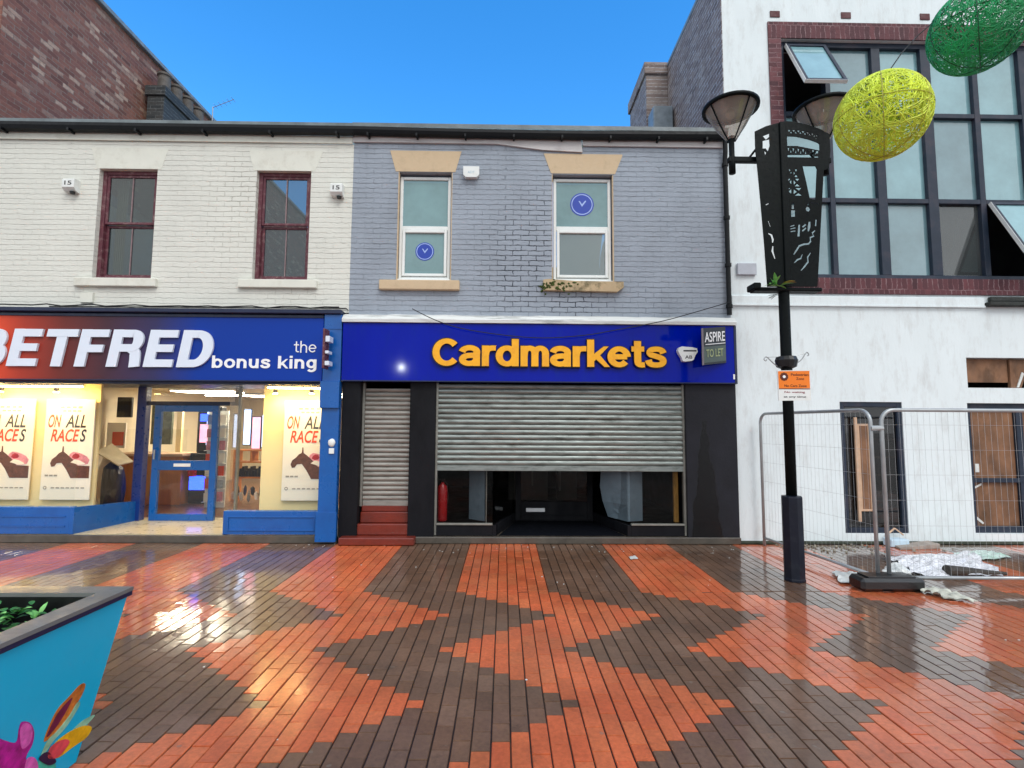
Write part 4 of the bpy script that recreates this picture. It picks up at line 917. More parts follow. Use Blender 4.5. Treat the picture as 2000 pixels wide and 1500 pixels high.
# cables
def cable(pts, r, label, name='cable', sag=0):
    m = MB(); m.tube(pts, r, 6); o = m.build(name, cable_m); tag(o, label, 'cable'); return o
cp = [at(805, 603, -.18), at(850, 625, -.2), at(900, 641, -.2), at(980, 654, -.2), at(1060, 660, -.2), at(1140, 655, -.2), at(1200, 645, -.2), at(1290, 628, -.2), at(1350, 612, -.2), at(1425, 590, -.1)]
def smooth(pts, n=4):
    out = []
    for i in range(len(pts) - 1):
        p0, p1, p2, p3 = pts[max(i - 1, 0)], pts[i], pts[i + 1], pts[min(i + 2, len(pts) - 1)]
        for k in range(n):
            t = k / n; out.append(.5 * ((2 * p1) + (-p0 + p2) * t + (2 * p0 - 5 * p1 + 4 * p2 - p3) * t * t + (-p0 + 3 * p1 - 3 * p2 + p3) * t ** 3))
    return out + [pts[-1]]
cable(smooth(cp), .006, 'thin black cable sagging across the front of the plain blue sign')
cable([Vector((-7.5 + k * .2, -.17 + .005 * math.sin(k * 1.7), 3.215 + .018 * abs(math.sin(k * .9)) + .01 * math.sin(k * 2.3))) for k in range(27)], .009, 'black cable lying loosely along the top of the red and blue sign')
cable([Vector((-6.4, -.02, 3.24)), Vector((-2.25, -.02, 3.25)), Vector((-2.22, -.02, 3.22))], .008, 'straight cable clipped to the cream wall just over the shopfront')

# =================================================================== CHIMNEYS
t_ = thing('chimney_stack', (-7.33, 3.9, 5.9), 'sooty dark chimney stack with a row of four pots against the red brick wall', 'chimney')
MB().bbox(-7.51, -7.16, 3.1, 4.75, 5.9, 8.45, .01).bbox(-7.55, -7.12, 3.06, 4.79, 8.45, 8.66, .01).build('stack', chimney_brick, t_)
for k in range(4):
    y = 3.32 + k * .4; MB().lathe(-7.33, y, [(.15, 8.66), (.15, 8.72), (.125, 8.74), (.115, 9.0), (.14, 9.02), (.14, 9.06), (.10, 9.06), (.10, 8.9)], 18).build('chimney_pot', mat('sooty_clay_pot', '#5f5a55', .8, var=.3, vs=9), t_, smooth=False)
t_ = thing('aerial', (-7.2, 4.9, 9.0), 'thin white television aerial beside the last chimney pot', 'aerial')
MB().tube([(-7.18, 4.85, 8.5), (-7.18, 4.85, 9.35)], .012, 6).tube([(-7.18, 4.85, 9.33), (-6.6, 4.7, 9.45)], .008, 6).build('mast', galv, t_)
q = MB()
for k in range(5): q.tube([(-7.1 + k * .12, 4.83 - .03 * k - .1, 9.35 + .025 * k), (-7.1 + k * .12, 4.83 - .03 * k + .1, 9.35 + .025 * k)], .005, 5)
q.build('elements', galv, t_)
t_ = thing('chimney_stack', (3.0, 3.1, 5.9), 'grey brick chimney stack on the roof against the grey side wall at right', 'chimney')
MB().bbox(2.8, 3.235, 2.5, 3.8, 5.9, 8.65, .01).bbox(2.76, 3.235, 2.46, 3.84, 8.65, 8.9, .01).build('stack', grey_brick_side, t_)
MB().bbox(2.82, 3.2, 2.1, 2.49, 5.9, 7.75, .02).build('shoulder', lead, t_)
MB().bbox(2.7, 3.23, 1.2, 2.3, 5.9, 6.75, .05).build('flashing', lead, t_)

# =================================================================== WHITE BUILDING (right)
D = thing('white_building', (6, 1, 0), 'white rendered building with a large dark framed window and boarded ground floor openings', 'building')
RW = (4.12, 8.7, 3.765, 7.44); RD = (4.765, 5.66, .14, 1.972); RB = (6.60, 8.6, .14, 1.965); RT = (6.63, 8.6, 2.185, 2.62)
wall(3.245, 9.5, 0, 8.8, 0, .30, [RW, RD, RB, RT]).build('wall', white_render, D)
MB().box(3.245, 3.45, .30, 9, 0, 8.8).box(3.234, 3.2445, .004, 9, 5.6, 8.8).build('side_wall', grey_brick_side, D)
MB().box(3.45, 9.5, 3.3, 3.45, 0, 8.8).box(9.35, 9.5, .3, 3.3, 0, 8.8).box(3.45, 9.35, .3, 3.3, 3.0, 3.15).box(3.45, 9.35, .3, 3.3, 7.6, 7.7).build('inner_wall', mat('dim_office_plaster', '#6a6468', .9, var=.2, vs=1.5), D)
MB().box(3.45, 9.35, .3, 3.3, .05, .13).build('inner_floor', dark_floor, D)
MB().bbox(3.22, 9.5, -.02, 9, 8.8, 8.88, .01).build('coping', lead, D)
MB().box(3.93, 8.9, -.02, -.001, 7.442, 7.70).build('brick_band', soldier_brick, D); MB().box(4.122, 8.9, -.03, .1, 3.53, 3.762).build('brick_band', soldier_brick, D)
MB().box(3.93, 4.119, -.0205, -.001, 3.53, 7.44).build('brick_band', soldier_brick_up, D)
MB().bbox(3.25, 6.93, -.035, -.001, 3.36, 3.49, .008).bbox(3.25, 6.93, -.045, -.036, 3.34, 3.365, .002).build('ledge', white_render, D)
MB().bbox(6.95, 9.4, -.10, -.001, 3.36, 3.42, .01).bbox(7.0, 9.4, -.06, -.001, 3.43, 3.50, .01).build('torn_flashing', mat('torn_dark_felt', '#2c302e', .7, var=.4, vs=9, bump=.6), D)
MB().box(3.246, 9.5, -.02, -.001, 0, .035).build('plinth', mat('mossy_plinth', '#434a3e', .6, var=.3, vs=6, bump=.4), D)
for x in (3.975, 5.06, 6.27):
    v = MB().bbox(x, x + .15, -.012, -.001, 7.78, 7.88, .003).build('air_brick', mat('terracotta_air_brick', '#5a3034', .7), D)
MB().bbox(3.345, 3.62, -.05, -.001, 3.79, 3.96, .006).build('vent_box', mat('pale_grey_vent', '#b4bac4', .5), D)
# big window
WN = MB(); yA, yB = .06, .18
WN.bbox(4.12, 4.2, yA, yB, 3.765, 7.44, .004)
WN.bbox(4.2, 8.7, yA - .002, yB, 7.36, 7.44, .004); WN.bbox(4.2, 8.7, yA - .002, yB, 3.765, 3.84, .004)
mull = [(4.85, .075), (5.60, .135), (6.36, .15), (7.11, .085), (7.87, .15), (8.6, .1)]
for x, w_ in mull: WN.bbox(x - w_ / 2, x + w_ / 2, yA - .003, yB, 3.84, 7.36, .004)
edges = [4.2] + [x for x, w_ in mull]; ws = [0] + [w_ for x, w_ in mull]
cells = []
for i in range(len(edges) - 1):
    a = edges[i] + ws[i] / 2; b_ = edges[i + 1] - ws[i + 1] / 2
    for z in (6.30, 4.965): WN.bbox(a, b_, yA, yB - .01, z - .035, z + .035, .004)
    for (c, d, rw) in ((6.335, 7.36, 0), (5.0, 6.265, 1), (3.84, 4.93, 2)): cells.append((i, rw, a, b_, c, d))
WN = WN.build('window', dark_frame, D)
for (i, rw, a, b_, c, d) in cells:
    if (i, rw) in ((0, 0), (4, 2)): continue
    mt = glass_grey if (i, rw) in ((3, 2),) else glass_mid if rw == 2 or (i, rw) in ((1, 0), (3, 1)) else glass_pale
    MB().box(a - .002, b_ + .002, .12, .124, c - .002, d + .002).build('pane', mt, WN)
q = MB(); q.bbox(5.95, 6.05, .22, .25, 3.84, 4.93, .01); q.build('curtain', mat('white_cloth', '#e6e6e2', .8), WN)
MB().add([(6.85, .5, 3.84), (6.95, .5, 3.84), (7.15, .45, 4.9), (7.05, .45, 4.9)], [(0, 1, 2, 3)]).build('leaning_board', black_p, WN)
def awning(a, b_, zt, L_, ang, label):
    ca, sa = math.cos(R_(ang)), math.sin(R_(ang))
    def f(x, s_, n_): return (x, .05 - s_ * sa - n_ * ca, zt - s_ * ca + n_ * sa)
    def bx(x0, x1, s0, s1, n0, n1):
        return [f(x, s_, n_) for (x, s_, n_) in ((x0, s0, n0), (x1, s0, n0), (x1, s1, n0), (x0, s1, n0), (x0, s0, n1), (x1, s0, n1), (x1, s1, n1), (x0, s1, n1))]
    F_ = [(0, 3, 2, 1), (4, 5, 6, 7), (0, 1, 5, 4), (1, 2, 6, 5), (2, 3, 7, 6), (3, 0, 4, 7)]
    m = MB()
    for r_ in ((a, a + .045, 0, L_), (b_ - .045, b_, 0, L_), (a + .046, b_ - .046, 0, .045), (a + .046, b_ - .046, L_ - .045, L_)): m.add(bx(r_[0], r_[1], r_[2], r_[3], 0, .045), F_)
    s_ = m.build('open_sash', dark_frame, WN, label=label)
    MB().add(bx(a + .044, b_ - .044, .044, L_ - .044, .02, .026), F_).build('pane', glass_pale, s_)
    m = MB(); m.add(bx(a - .006, a, 0, L_, 0, .05), F_); m.add(bx(a, b_, L_ + .001, L_ + .006, 0, .05), F_); m.build('weather_strip', white_plastic, s_)
awning(4.21, 4.81, 7.35, 1.0, 27, 'top hung sash propped open'); awning(7.17, 7.79, 4.92, 1.0, 27, 'lower sash propped open')
# doorway
DM = MB(); frame(DM, 4.765, 5.66, .14, 1.972, .015, .095, .07); DM = DM.build('door', dark_frame, D, label='derelict glazed door behind the fence')
frame(MB(), 5.0, 5.18, .44, 1.66, .000, .014, .03).build('handle_frame', pale_timber, DM)
MB().box(5.032, 5.148, .007, .013, .47, 1.63).build('handle_panel', ply, DM)
MB().bbox(4.955, 4.995, -.015, .014, .3, 1.75, .004).build('glazing_strip', pale_timber, DM)
for z in (.69, .925, 1.175, 1.425): MB().bbox(5.21, 5.585, .07, .085, z, z + .028, .003).build('slat', pale_timber, DM)
MB().box(4.836, 5.589, .055, .06, .21, 1.90).build('pane', glass_door, DM)
MB().bbox(5.21, 5.57, 1.2, 1.3, .14, 1.9, .004).build('inner_board', mat('dim_brown_board', '#6d4a38', .8, var=.3, vs=3), DM)
# boarded openings
WM = MB(); frame(WM, 6.60, 8.6, .14, 1.965, .05, .14, .085); WM.bbox(6.685, 8.515, .055, .13, .84, .90, .004); WM.bbox(7.35, 7.45, .056, .12, .225, .84, .004).bbox(7.35, 7.45, .056, .12, .9, 1.88, .004)
WM = WM.build('window', dark_frame, D, label='boarded ground floor window')
MB().box(6.69, 7.34, .10, .115, .9, 1.87).box(6.69, 7.34, .102, .117, .23, .84).box(7.45, 8.5, .1, .115, .23, 1.87).build('boarding', ply, WM)
MB().bbox(6.74, 6.80, .092, .099, .98, 1.1, .002).add([(6.70, .095, .74), (6.82, .095, .80), (6.82, .095, .83), (6.70, .095, .77)], [(0, 1, 2, 3)]).add([(6.69, .095, .34), (6.80, .095, .25), (6.82, .095, .27), (6.70, .095, .38)], [(0, 1, 2, 3)]).build('paper_scrap', polythene, WM)
MB().box(6.64, 7.30, .08, .10, 2.27, 2.61).bbox(7.31, 7.38, .05, .1, 2.19, 2.61, .003).prism([(7.38, 2.19), (7.48, 2.19), (7.6, 2.5), (7.6, 2.61), (7.38, 2.61)], .07, .09).build('boarding', ply, D)
MB().prism([(7.40, 2.20), (7.43, 2.2), (7.52, 2.4), (7.49, 2.42)], .055, .068).build('paper_scrap', polythene, D)
#@@END_RIGHT

# =================================================================== LAMP POST
LY = -1.7
P0 = thing('lamp_post', (3.08, LY, 0), 'black street lamp post with two cone lanterns and a cut metal panel', 'lamp post')
MB().lathe(3.075, LY, [(.108, 0), (.108, .02), (.104, .03), (.104, .86), (.10, .875), (.06, .88)], 8).build('base', dark_post, P0)
MB().lathe(3.075, LY, [(.054, .875), (.054, 2.1), (.056, 2.12), (.056, 3.2), (.05, 3.3), (.05, 5.0), (.02, 5.03)], 20).build('pole', black_metal, P0, smooth=True)
def lp(px, py): p = at(px, py, LY - .02); return (p.x, p.z)
def poly(pts): return [lp(*p) for p in pts]
def stroke(pts, w_):           # closed outline round a wiggly line
    L_ = []; R2 = []
    for i, p in enumerate(pts):
        a = pts[max(i - 1, 0)]; b_ = pts[min(i + 1, len(pts) - 1)]; dx, dy = b_[0] - a[0], b_[1] - a[1]; n_ = math.hypot(dx, dy) or 1
        ww = w_ * (.5 if i in (0, len(pts) - 1) else 1); L_.append((p[0] - dy / n_ * ww, p[1] + dx / n_ * ww)); R2.append((p[0] + dy / n_ * ww, p[1] - dx / n_ * ww))
    return poly(L_ + R2[::-1])
outer = poly([(1469, 263), (1490, 253), (1512, 247), (1526, 243), (1545, 244), (1570, 250), (1594, 258), (1613, 268), (1615, 300), (1612, 334), (1602, 338), (1590, 560), (1589, 563), (1493, 563), (1487, 480), (1480, 400), (1474, 335), (1470, 300)])
holes = []
for k in range(7):  # arch lattice
    x = 1532 + k * 9; y = 259 + k * k * .28; holes.append(poly([(x, y), (x + 6, y + .8), (x + 3, y + 5)])); holes.append(poly([(x + 5, y + 7), (x + 10, y + 8), (x + 7.5, y + 3)]) if k < 6 else poly([(x, y + 8), (x + 4, y + 9), (x + 2, y + 5)]))
holes.append(poly([(1531, 272), (1550, 273), (1575, 279), (1594, 286), (1594, 300), (1575, 296), (1550, 291), (1531, 291)]))
for k in range(6):
    x = 1532 + k * 9.5; y = 294 + k * .9; holes.append(poly([(x, y), (x + 4, y + .5), (x + 2, y + 9)])); holes.append(poly([(x + 5.5, y + 10), (x + 8.5, y + 10), (x + 7, y + 2)]))
holes.append(poly([(1531, 308), (1560, 308), (1575, 306), (1592, 300), (1592, 304), (1578, 311), (1592, 311), (1592, 314), (1531, 314)]))
holes.append(poly([(1561, 330), (1586, 330), (1589, 336), (1586, 395), (1575, 393), (1568, 360)]))
for k in range(3):   # lattice tower
    y0 = 335 + k * 18; w_ = 9 + k * 4; c = 1542
    holes.append(poly([(c + 2, y0 + 3), (c + 2, y0 + 13), (c + w_ * .5, y0 + 8)])); holes.append(poly([(c + 4, y0 + 1), (c + w_, y0 + 1), (c + w_ * .7, y0 + 6)])); holes.append(poly([(c + 4, y0 + 16), (c + w_ + 2, y0 + 16), (c + w_ * .7, y0 + 11)]))
    holes.append(poly([(c - 2, y0 + 3), (c - 2, y0 + 13), (c - w_ * .45, y0 + 8)])); holes.append(poly([(c - 4, y0 + 1), (c - w_ * .9, y0 + 1), (c - w_ * .6, y0 + 6)]))
holes += [poly([(1540, 400), (1545, 400), (1545, 413), (1540, 413)]), poly([(1539, 415), (1547, 415), (1547, 428), (1539, 428)]), poly([(1570, 400), (1574, 400), (1574, 406), (1570, 406)]),
          poly([(1572, 408), (1575, 410), (1576, 414), (1573, 418), (1569, 417), (1567, 413), (1569, 409)]), poly([(1577, 399), (1594, 402), (1593, 404), (1577, 401)]),
          poly([(1553, 443), (1557, 443), (1556, 466), (1551, 466)]), poly([(1573, 437), (1577, 437), (1577, 447), (1574, 456), (1571, 456), (1571, 447)]), poly([(1586, 433), (1589, 433), (1588, 446), (1585, 446)]),
          poly([(1536, 446), (1546, 443), (1546, 445), (1536, 448)]), poly([(1535, 451), (1548, 448), (1548, 450), (1535, 453)]), poly([(1535, 456), (1548, 454), (1548, 456), (1535, 458)]), poly([(1560, 447), (1567, 441), (1569, 443), (1562, 449)]), poly([(1560, 454), (1568, 448), (1569, 450), (1561, 457)]),
          stroke([(1544, 501), (1550, 492), (1555, 484), (1563, 481), (1573, 480), (1577, 475), (1576, 468), (1583, 465), (1580, 459), (1586, 454)], 1.7),
          stroke([(1545, 517), (1551, 511), (1558, 508), (1561, 500)], 1.5), stroke([(1558, 532), (1565, 524), (1572, 515), (1571, 506), (1577, 497)], 1.7),
          stroke([(1495, 460), (1501, 463), (1504, 472), (1503, 478)], 2.2), stroke([(1504, 484), (1503, 494), (1508, 509)], 2.3), stroke([(1495, 436), (1499, 447)], 1.7), stroke([(1490, 405), (1496, 402)], 1.5),
          poly([(1484, 272), (1497, 267), (1497, 273), (1490, 279)]), poly([(1484, 281), (1497, 278), (1498, 290), (1494, 302), (1490, 296), (1484, 296)]), poly([(1487, 300), (1491, 303), (1489, 310)]),
          poly([(1600, 340), (1606, 339), (1602, 362), (1599, 372)])]
holes.pop()   # the plate edge itself is here
plate(outer, holes, LY - .085, LY - .075).build('cut_panel', black_metal, P0)
m = MB(); xa, za = lp(1513, 246); m.bbox(3.045, 3.115, LY - .105, LY - .087, 3.12, 5.0, .006); m.build('panel_spine', black_metal, P0)
# lantern arms
m = MB(); zA = 4.60; m.bbox(2.50, 3.66, LY - .03, LY + .03, zA - .03, zA + .03, .006); m.tube([(2.72, LY, zA), (2.82, LY, zA + .13)], .012).tube([(3.50, LY, zA), (3.40, LY, zA + .13)], .012)
m.build('arm', black_metal, P0)
MB().bbox(2.72, 3.46, LY - .08, LY + .06, 3.085, 3.125, .01).bbox(2.70, 2.78, LY - .1, LY + .08, 3.10, 3.17, .01).build('lower_bar', black_metal, P0)
def lantern(x):
    z1 = 5.20; z0 = 4.83; r = .285
    h = MB().lathe(x, LY, [(.036, 4.44), (.036, 4.62), (.03, 4.64), (.03, 4.80), (.05, 4.86), (.02, 4.88)], 14).build('lantern', black_metal, P0, smooth=True)
    MB().lathe(x, LY, [(.05, z0), (.16, z0 + .16), (r - .01, z1)], 28, closed=True).build('shade', lamp_glass, h, smooth=True)
    MB().lathe(x, LY, [(r - .012, z1 - .012), (r + .02, z1 - .012), (r + .022, z1 + .02), (r - .012, z1 + .03), (r - .012, z1 - .012)], 28, closed=True).build('rim', black_metal, h, smooth=True)
    MB().lathe(x, LY, [(r - .013, z1 + .012), (.1, z1 + .05), (.01, z1 + .06)], 28, closed=False).build('lid', lamp_in, h, smooth=True)
    MB().lathe(x, LY, [(.02, z1 - .12), (.05, z1 - .08), (.05, z1 - .03), (.02, z1 + .01)], 14).build('bulb', lamp_in, h, smooth=True)
    for a in (20, 110, 200, 290):
        c, s_ = math.cos(R_(a)), math.sin(R_(a)); MB().tube([(x + .052 * c, LY + .052 * s_, z0), (x + .165 * c, LY + .165 * s_, z0 + .16), (x + r * c, LY + r * s_, z1)], .008, 6).build('rib', black_metal, h)
lantern(2.545); lantern(3.60)
m = MB(); m.lathe(3.075, LY, [(.058, 2.24), (.10, 2.26), (.115, 2.33), (.10, 2.37), (.06, 2.38)], 14); m.build('clamp', black_p, P0)
def hook(pts): return smooth([Vector(p) for p in pts], 5)
m = MB(); m.tube(hook([(3.17, LY, 2.29), (3.24, LY, 2.34), (3.29, LY, 2.41), (3.31, LY, 2.42), (3.325, LY, 2.395), (3.31, LY, 2.385)]), .006, 6); m.tube([(3.13, LY, 2.37), (3.30, LY, 2.415)], .003, 5)
m.tube(hook([(3.0, LY, 2.25), (2.93, LY, 2.30), (2.87, LY, 2.36), (2.845, LY, 2.365), (2.83, LY, 2.34), (2.85, LY, 2.325), (2.86, LY, 2.34)]), .006, 6); m.tube([(2.87, LY, 2.365), (3.02, LY, 2.37)], .003, 5)
m.build('hook', galv, P0)

SG = thing('notice_sign', (3.11, LY - .09, 1.9), 'orange and white notice sign strapped to the black lamp post', 'sign')
SR = .03
def sg(x, y, z): return (x, y - (x - 3.11) * .0, z + (x - 3.11) * .02)
MB().add([sg(*p) for p in [(2.935, LY - .075, 1.89), (3.285, LY - .075, 1.89), (3.285, LY - .065, 1.89), (2.935, LY - .065, 1.89), (2.93, LY - .075, 2.215), (3.285, LY - .075, 2.215), (3.285, LY - .065, 2.215), (2.93, LY - .065, 2.215)]], [(0, 3, 2, 1), (4, 5, 6, 7), (0, 1, 5, 4), (1, 2, 6, 5), (2, 3, 7, 6), (3, 0, 4, 7)]).build('plate', white_plastic, SG)
MB().add([sg(*p) for p in [(2.94, LY - .077, 2.02), (3.277, LY - .077, 2.02), (3.277, LY - .077, 2.207), (2.937, LY - .077, 2.207)]], [(0, 1, 2, 3)]).build('orange_field', mat('orange_sign_face', '#ef7d12', .45, var=.05), SG)
n = 20; m = MB(); yy = LY - .078
m.prism([(3.0 + .042 * math.cos(2 * math.pi * k / n) * (1 + .12 * (k % 2)), 2.145 + .042 * math.sin(2 * math.pi * k / n) * (1 + .12 * (k % 2))) for k in range(n)], yy - .001, yy)
SGL = m
textmesh('Pedestrian', 3.075, 3.265, 2.155, 2.182, yy, .001, .01, mb=m); textmesh('Zone', 3.13, 3.215, 2.112, 2.138, yy, .001, .01, mb=m); textmesh('No Cars Zone', 3.0, 3.24, 2.035, 2.062, yy, .001, .01, mb=m)
m.box(2.94, 3.277, yy - .0005, yy, 2.012, 2.019); m.build('lettering', mat('dark_brown_ink', '#5a2410', .6), SG)
MB().prism([(3.0 + .016 * math.cos(2 * math.pi * k / n), 2.145 + .016 * math.sin(2 * math.pi * k / n)) for k in range(n)], yy - .003, yy - .002).build('badge_center', white_bright, SG)
textmesh('No waiting', 3.0, 3.22, 1.965, 1.99, yy + .002, .001, .01).build('lettering', mat('dark_red_ink', '#8a2030', .6), SG)
textmesh('at any time', 2.99, 3.23, 1.915, 1.94, yy + .002, .001, .01).build('lettering', dark_ink, SG)
for z in (2.17, 1.93): MB().lathe(3.075, LY, [(.058, z), (.062, z), (.062, z + .012), (.058, z + .012), (.058, z)], 18, closed=True).build('strap', galv, SG)

def leaf(m, p, d, L_, w_, up=Vector((0, 0, 1)), curl=.2):
    d = Vector(d).normalized(); s_ = d.cross(up); s_ = s_.normalized() if s_.length > .01 else Vector((1, 0, 0)); nn = s_.cross(d); p = Vector(p); b0 = len(m.v)
    prof = ((0, .08), (.25, .8), (.5, 1), (.75, .7), (1, .02))
    for u, k in prof:
        c = p + d * L_ * u - nn * (curl * L_ * u * u); m.v += [tuple(c - s_ * w_ * k * .5 + nn * .12 * w_ * k), tuple(c), tuple(c + s_ * w_ * k * .5 + nn * .12 * w_ * k)]
    for i in range(4):
        a = b0 + i * 3; m.f += [(a, a + 1, a + 4, a + 3), (a + 1, a + 2, a + 5, a + 4)]
lf = thing('artificial_leaves', (3.05, LY - .15, 3.1), 'green and yellow leaves tucked in at the foot of the black cut metal panel', 'leaves')
m = MB(); rg = random.Random(4)
for k in range(14):
    p = at(1512 + rg.uniform(-6, 12), 556 + rg.uniform(-4, 4), LY - .13); leaf(m, p, (rg.uniform(-1, .6), rg.uniform(-.4, .1), rg.uniform(-.1, .8)), rg.uniform(.07, .14), rg.uniform(.025, .045))
m.build('green_leaves', leaf_light, lf)
m = MB(); leaf(m, at(1525, 555, LY - .14), (1, 0, .35), .17, .03); leaf(m, at(1530, 552, LY - .14), (.9, -.2, .3), .12, .03); m.build('yellow_leaf', leaf_yellow, lf)
m = MB()
for k in range(5): leaf(m, at(1512 + k * 2, 577, LY - .12), (-1, -.1, rg.uniform(-.5, .2)), .09, .035)
m.build('dark_leaves', mat('dark_leaf', '#14281c', .5, var=.3), lf)

# =================================================================== HANGING BALLS
def cord_ball(name, c, r, n, mt, wire_mt, label, seed, rx=(1, 1, 1)):
    t_ = thing(name, (c[0], c[1], c[2] - r), label, 'hanging ball', 'cord balls hung over the street'); rg = random.Random(seed); m = MB(); c = Vector(c)
    for k in range(n):
        ax = Vector((rg.gauss(0, 1), rg.gauss(0, 1), rg.gauss(0, 1))).normalized(); p = ax.orthogonal().normalized()
        rot = Matrix.Rotation(rg.uniform(0, 6.28), 3, ax); p = rot @ p; L_ = rg.uniform(.35, 1.1); st = 7; w_ = rg.uniform(.002, .0048)
        tilt = rg.uniform(-.5, .5); rr = r * rg.uniform(.975, 1.0); pts = []
        for j in range(st + 1):
            a = L_ * j / st; q = Matrix.Rotation(a, 3, ax) @ p; q = (q + ax * (tilt * a + .12 * math.sin(a * 7 + k))).normalized(); pts.append(c + q * rr)
        b0 = len(m.v)
        for j, q in enumerate(pts):
            nn = (q - c).normalized(); d = (pts[min(j + 1, st)] - pts[max(j - 1, 0)]).normalized(); s_ = nn.cross(d)
            m.v += [tuple(q + s_ * w_), tuple(q + nn * w_ * .8), tuple(q - s_ * w_)]
        for j in range(st):
            a = b0 + j * 3; m.f += [(a, a + 3, a + 4, a + 1), (a + 1, a + 4, a + 5, a + 2), (a + 2, a + 5, a + 3, a)]
    m.build('cord_shell', mt, t_, fixn=False)
    m = MB()
    for k in range(3):
        a0 = k * math.pi / 3 + seed; m.tube([c + Vector((math.cos(a0) * math.sin(u), math.sin(a0) * math.sin(u), math.cos(u))) * r * 1.0 for u in [2 * math.pi * j / 36 for j in range(37)]], .0035, 6)
    m.tube([c + Vector((math.cos(u), math.sin(u), 0)) * r for u in [2 * math.pi * j / 36 for j in range(37)]], .003, 6)
    m.build('wire_hoops', wire_mt, t_); return t_
bc = at(1722, 228, -3.0); gc = at(1909, 57, -3.0)
cord_ball('cord_ball', bc, .36, 1200, yellow_thread, mat('olive_wire', '#a8a23a', .5), 'yellow woven cord ball hanging beside the lamp post', 2)
cord_ball('cord_ball', gc, .36, 1000, green_thread, mat('dark_green_wire', '#0c4a30', .5), 'green woven cord ball at the top right of the street', 5)
cable([bc + Vector((.05, .05, .35)), at(1760, 105, -2.95), at(1790, 72, -2.9), gc + Vector((-.1, .1, .33)), gc + Vector((2.5, .3, 1.1))], .005, 'thin wire strung between the yellow and green cord balls')

# =================================================================== FENCE
FZ0, FZ1 = .10, 1.79
def fence_panel(A, Bp, label, name='mesh_fence'):
    A = Vector(A); Bp = Vector(Bp); d = (Bp - A); Ln = d.length; d.normalize(); t_ = thing(name, tuple((A + Bp) / 2), label, 'fence panel', 'temporary mesh fence panels')
    def q(u, z): p = A + d * u; return Vector((p.x, p.y, z))
    rc = .13; fr = [q(0, .0)] + [q(0, FZ1 - rc)] + [q(rc * (1 - math.cos(a)), FZ1 - rc * (1 - math.sin(a))) for a in [R_(x) for x in (15, 30, 45, 60, 75, 90)]]
    fr += [q(Ln - rc + rc * math.sin(a), FZ1 - rc * (1 - math.cos(a))) for a in [R_(x) for x in (0, 15, 30, 45, 60, 75, 90)]] + [q(Ln, 0)]
    m = MB(); m.tube(fr, .020, 10); m.tube([q(0, FZ0), q(Ln, FZ0)], .017, 10); m.build('frame', galv, t_, smooth=True)
    m = MB(); n = int(Ln / .062)
    for k in range(1, n): m.tube([q(k * Ln / n, FZ0), q(k * Ln / n, FZ1)], .0012, 3, cap=False)
    for k in range(1, 7): m.tube([q(0, FZ0 + k * (FZ1 - FZ0) / 6.6), q(Ln, FZ0 + k * (FZ1 - FZ0) / 6.6)], .0014, 3, cap=False)
    m.build('mesh', mesh_wire, t_); return t_
pj = Vector((3.84, -1.95, .06))
fence_panel((3.56, -.12, 0), (3.80, -1.93, 0), 'narrow looking mesh fence panel running from the white wall to the street')
fence_panel((3.90, -1.95, 0), (7.35, -2.0, 0), 'wide mesh fence panel standing parallel to the white building')
tag(MB().tube([(3.79, -1.94, 1.60), (3.91, -1.95, 1.60)], .028, 10).build('fence_coupler', galv), 'steel coupler clamping the two fence panels together near the top', 'coupler')
t = MB(); t.bbox(3.52, 4.16, -2.1, -1.87, -.0, .125, .03); t.bbox(3.60, 4.08, -2.07, -1.90, .126, .14, .005)
tag(t.build('rubber_block', rubber), 'wet black rubber block holding the feet of the fence panels', 'fence foot')

# =================================================================== DEBRIS
def sheet(name, pts, mt, label, cat, seed, hgt=.05, thick=.004, nx=18, ny=10, group=None, z0=.0):
    """crumpled sheet over the quad pts (world xy)"""
    rg = random.Random(seed); P = [Vector((p[0], p[1], 0)) for p in pts]; m = MB(); ph = [rg.uniform(0, 6) for _ in range(8)]
    V0 = []
    for i in range(nx + 1):
        for j in range(ny + 1):
            u, v = i / nx, j / ny; e = .10 * math.sin(u * 9 + ph[0]) * (v - .5) + .06 * math.sin(v * 13 + ph[1]); f_ = .10 * math.sin(v * 8 + ph[2]) * (u - .5) + .05 * math.sin(u * 17 + ph[3])
            uu, vv = u + e * .6, v + f_ * .6
            p = P[0] * (1 - uu) * (1 - vv) + P[1] * uu * (1 - vv) + P[2] * uu * vv + P[3] * (1 - uu) * vv
            h = abs(math.sin(u * 11 + v * 5 + ph[4]) * math.sin(v * 9 - u * 4 + ph[5])) * .6 + abs(math.sin(u * 23 + v * 17 + ph[6])) * .25 + rg.random() * .15
            V0.append((p.x, p.y, z0 + .004 + hgt * h * math.sin(math.pi * min(1, max(0, .08 + .84 * u))) ** .5))
    n = len(V0); m.v = V0 + [(x, y, z - thick) for x, y, z in V0]
    for i in range(nx):
        for j in range(ny):
            a = i * (ny + 1) + j; q = (a, a + ny + 1, a + ny + 2, a + 1); m.f.append(q); m.f.append(tuple(n + k for k in reversed(q)))
    o = m.build(name, mt, fixn=False, smooth=True); return tag(o, label, cat, group)
sheet('plastic_sheet', [gnd(1722, 1092), gnd(1800, 1128), gnd(1965, 1128), gnd(1890, 1082)], mat('printed_white_polythene', '#e4e6ea', .25, var=.35, vs=22, dirt='#4d4658', dirts=18, dirta=.85, stretch=(1, 3, 1)), 'largest crumpled white plastic sheet lying on the wet bricks behind the fence', 'plastic sheet', 1, .09, nx=44, ny=26)
